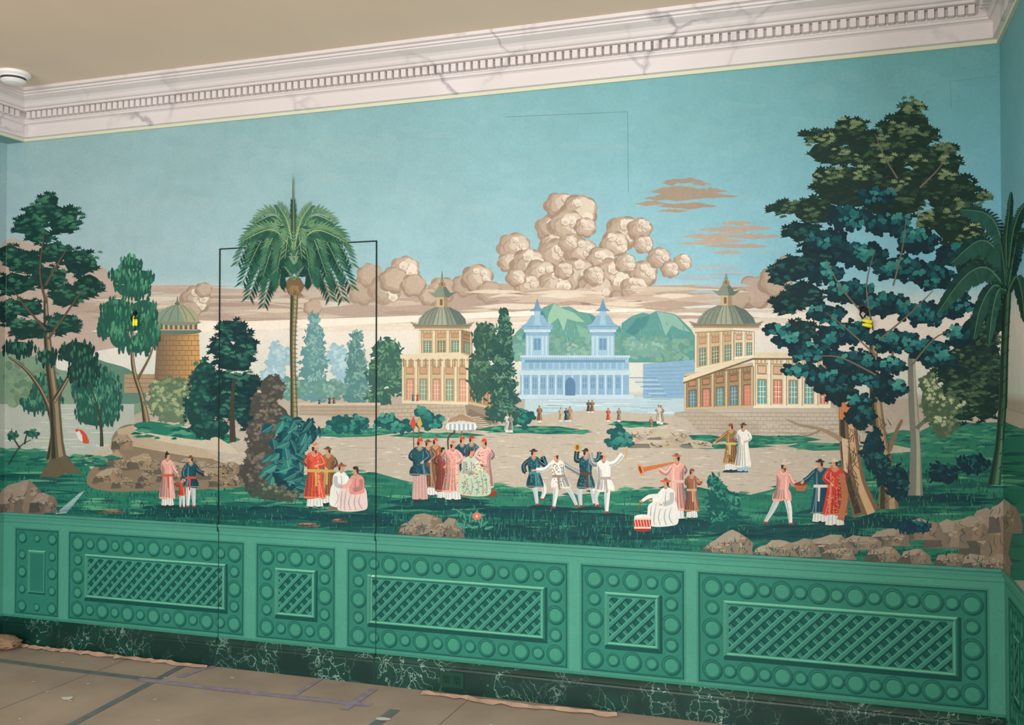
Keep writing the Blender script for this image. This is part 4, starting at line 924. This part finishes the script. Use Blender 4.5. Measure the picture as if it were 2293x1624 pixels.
strip('tape_6',[(660,1558),(720,1520)],.025,pt,.0024,te)
strip('tape_7',[(770,1590),(836,1545)],.04,pt,.0028,te)
pp=mat('torn_paper',(174,142,120),.8,.1,12)
e=bpy.data.objects.new('torn_masking_paper',None);bpy.context.collection.objects.link(e)
def torn(name,pts):
    v=[];f=[];q=[fl(*p) for p in pts];Q2=[]
    for a,b in zip(q,q[1:]):
        for k in range(14): Q2.append((a[0]+(b[0]-a[0])*k/14,a[1]+(b[1]-a[1])*k/14))
    for i,(x,y) in enumerate(Q2):
        w=U(.012,.04);y0=min(y,-.045)
        v+=[(x,y0+.018,.002+U(0,.004)),(x,y0-w*.4,.012+U(0,.01)),(x+U(-.008,.008),y0-w,.003+U(0,.005))]
    for i in range(len(Q2)-1):
        a=3*i;f+=[(a,a+1,a+4,a+3),(a+1,a+2,a+5,a+4)]
    obj(name,v,f,[pp],None,e)
torn('paper_1',[(170,1462),(320,1478),(480,1496)]);torn('paper_2',[(950,1553),(1150,1580),(1400,1606)]);torn('paper_3',[(40,1446),(120,1455),(200,1465)])
v=[];f=[];cx,cy=fl(14,1444);cy=min(cy,-.13);cx=max(cx,XL+.14)
for i in range(9):
    for j in range(14):
        a=2*math.pi*j/14;t=i/8;r=.08*math.sin(math.pi*(.12+.8*t))*U(.8,1.15);v.append((cx+r*1.3*math.cos(a),cy+r*math.sin(a)*.9,.003+t*.075+U(-.002,.004)))
for i in range(8):
    for j in range(14): k=(j+1)%14;f.append((i*14+j,i*14+k,(i+1)*14+k,(i+1)*14+j))
f.append(tuple(range(14))[::-1]);f.append(tuple(8*14+j for j in range(14)))
obj('crumpled_paper',v,f,[mat('kraft',(150,118,92),.8,.15,15)])
v=[];f=[]
for i in range(140):
    x=U(XL+.2,XR);y=U(-2.6,-.1);r=U(.002,.008) if i>6 else U(.012,.022);b=len(v);n=8
    for k in range(n): a=2*math.pi*k/n;v.append((x+r*U(.7,1.3)*math.cos(a)*1.4,y+r*U(.7,1.2)*math.sin(a),.0032))
    f.append(tuple(range(b,b+n)))
obj('paint_splatter',v,f,[mat('drip_white',(214,212,204),.5)])
v=[];f=[]
for x in (-3.5,-1.6,.3): boxv(x,x+.004,-5.5,-.03,.0002,.001,v,f)
obj('paper_seams',v,f,[mat('seam',(126,112,100),.8)])
# ================================================================= light
sc=bpy.context.scene
w=bpy.data.worlds.new('daylight');sc.world=w;w.use_nodes=True
w.node_tree.nodes['Background'].inputs[0].default_value=(.97,.98,1,1);w.node_tree.nodes['Background'].inputs[1].default_value=1.02
def area(name,loc,tgt,sx,sy,e,col):
    l=bpy.data.lights.new(name,'AREA');l.shape='RECTANGLE';l.size=sx;l.size_y=sy;l.energy=e;l.color=col
    o=bpy.data.objects.new(name,l);sc.collection.objects.link(o);o.location=loc
    o.rotation_euler=(Vector(tgt)-Vector(loc)).to_track_quat('-Z','Y').to_euler();return o
area('window_daylight',(2.6,-5.2,1.9),(-1.2,0,1.3),2.2,2.0,200,(.93,.98,1))
area('fill_light_rear',(-2.2,-6.4,1.7),(-2.2,0,1.4),3.5,2.0,175,(1,.985,.97))  # added fill lamp behind the camera, not a window
sc.view_settings.view_transform='Standard'
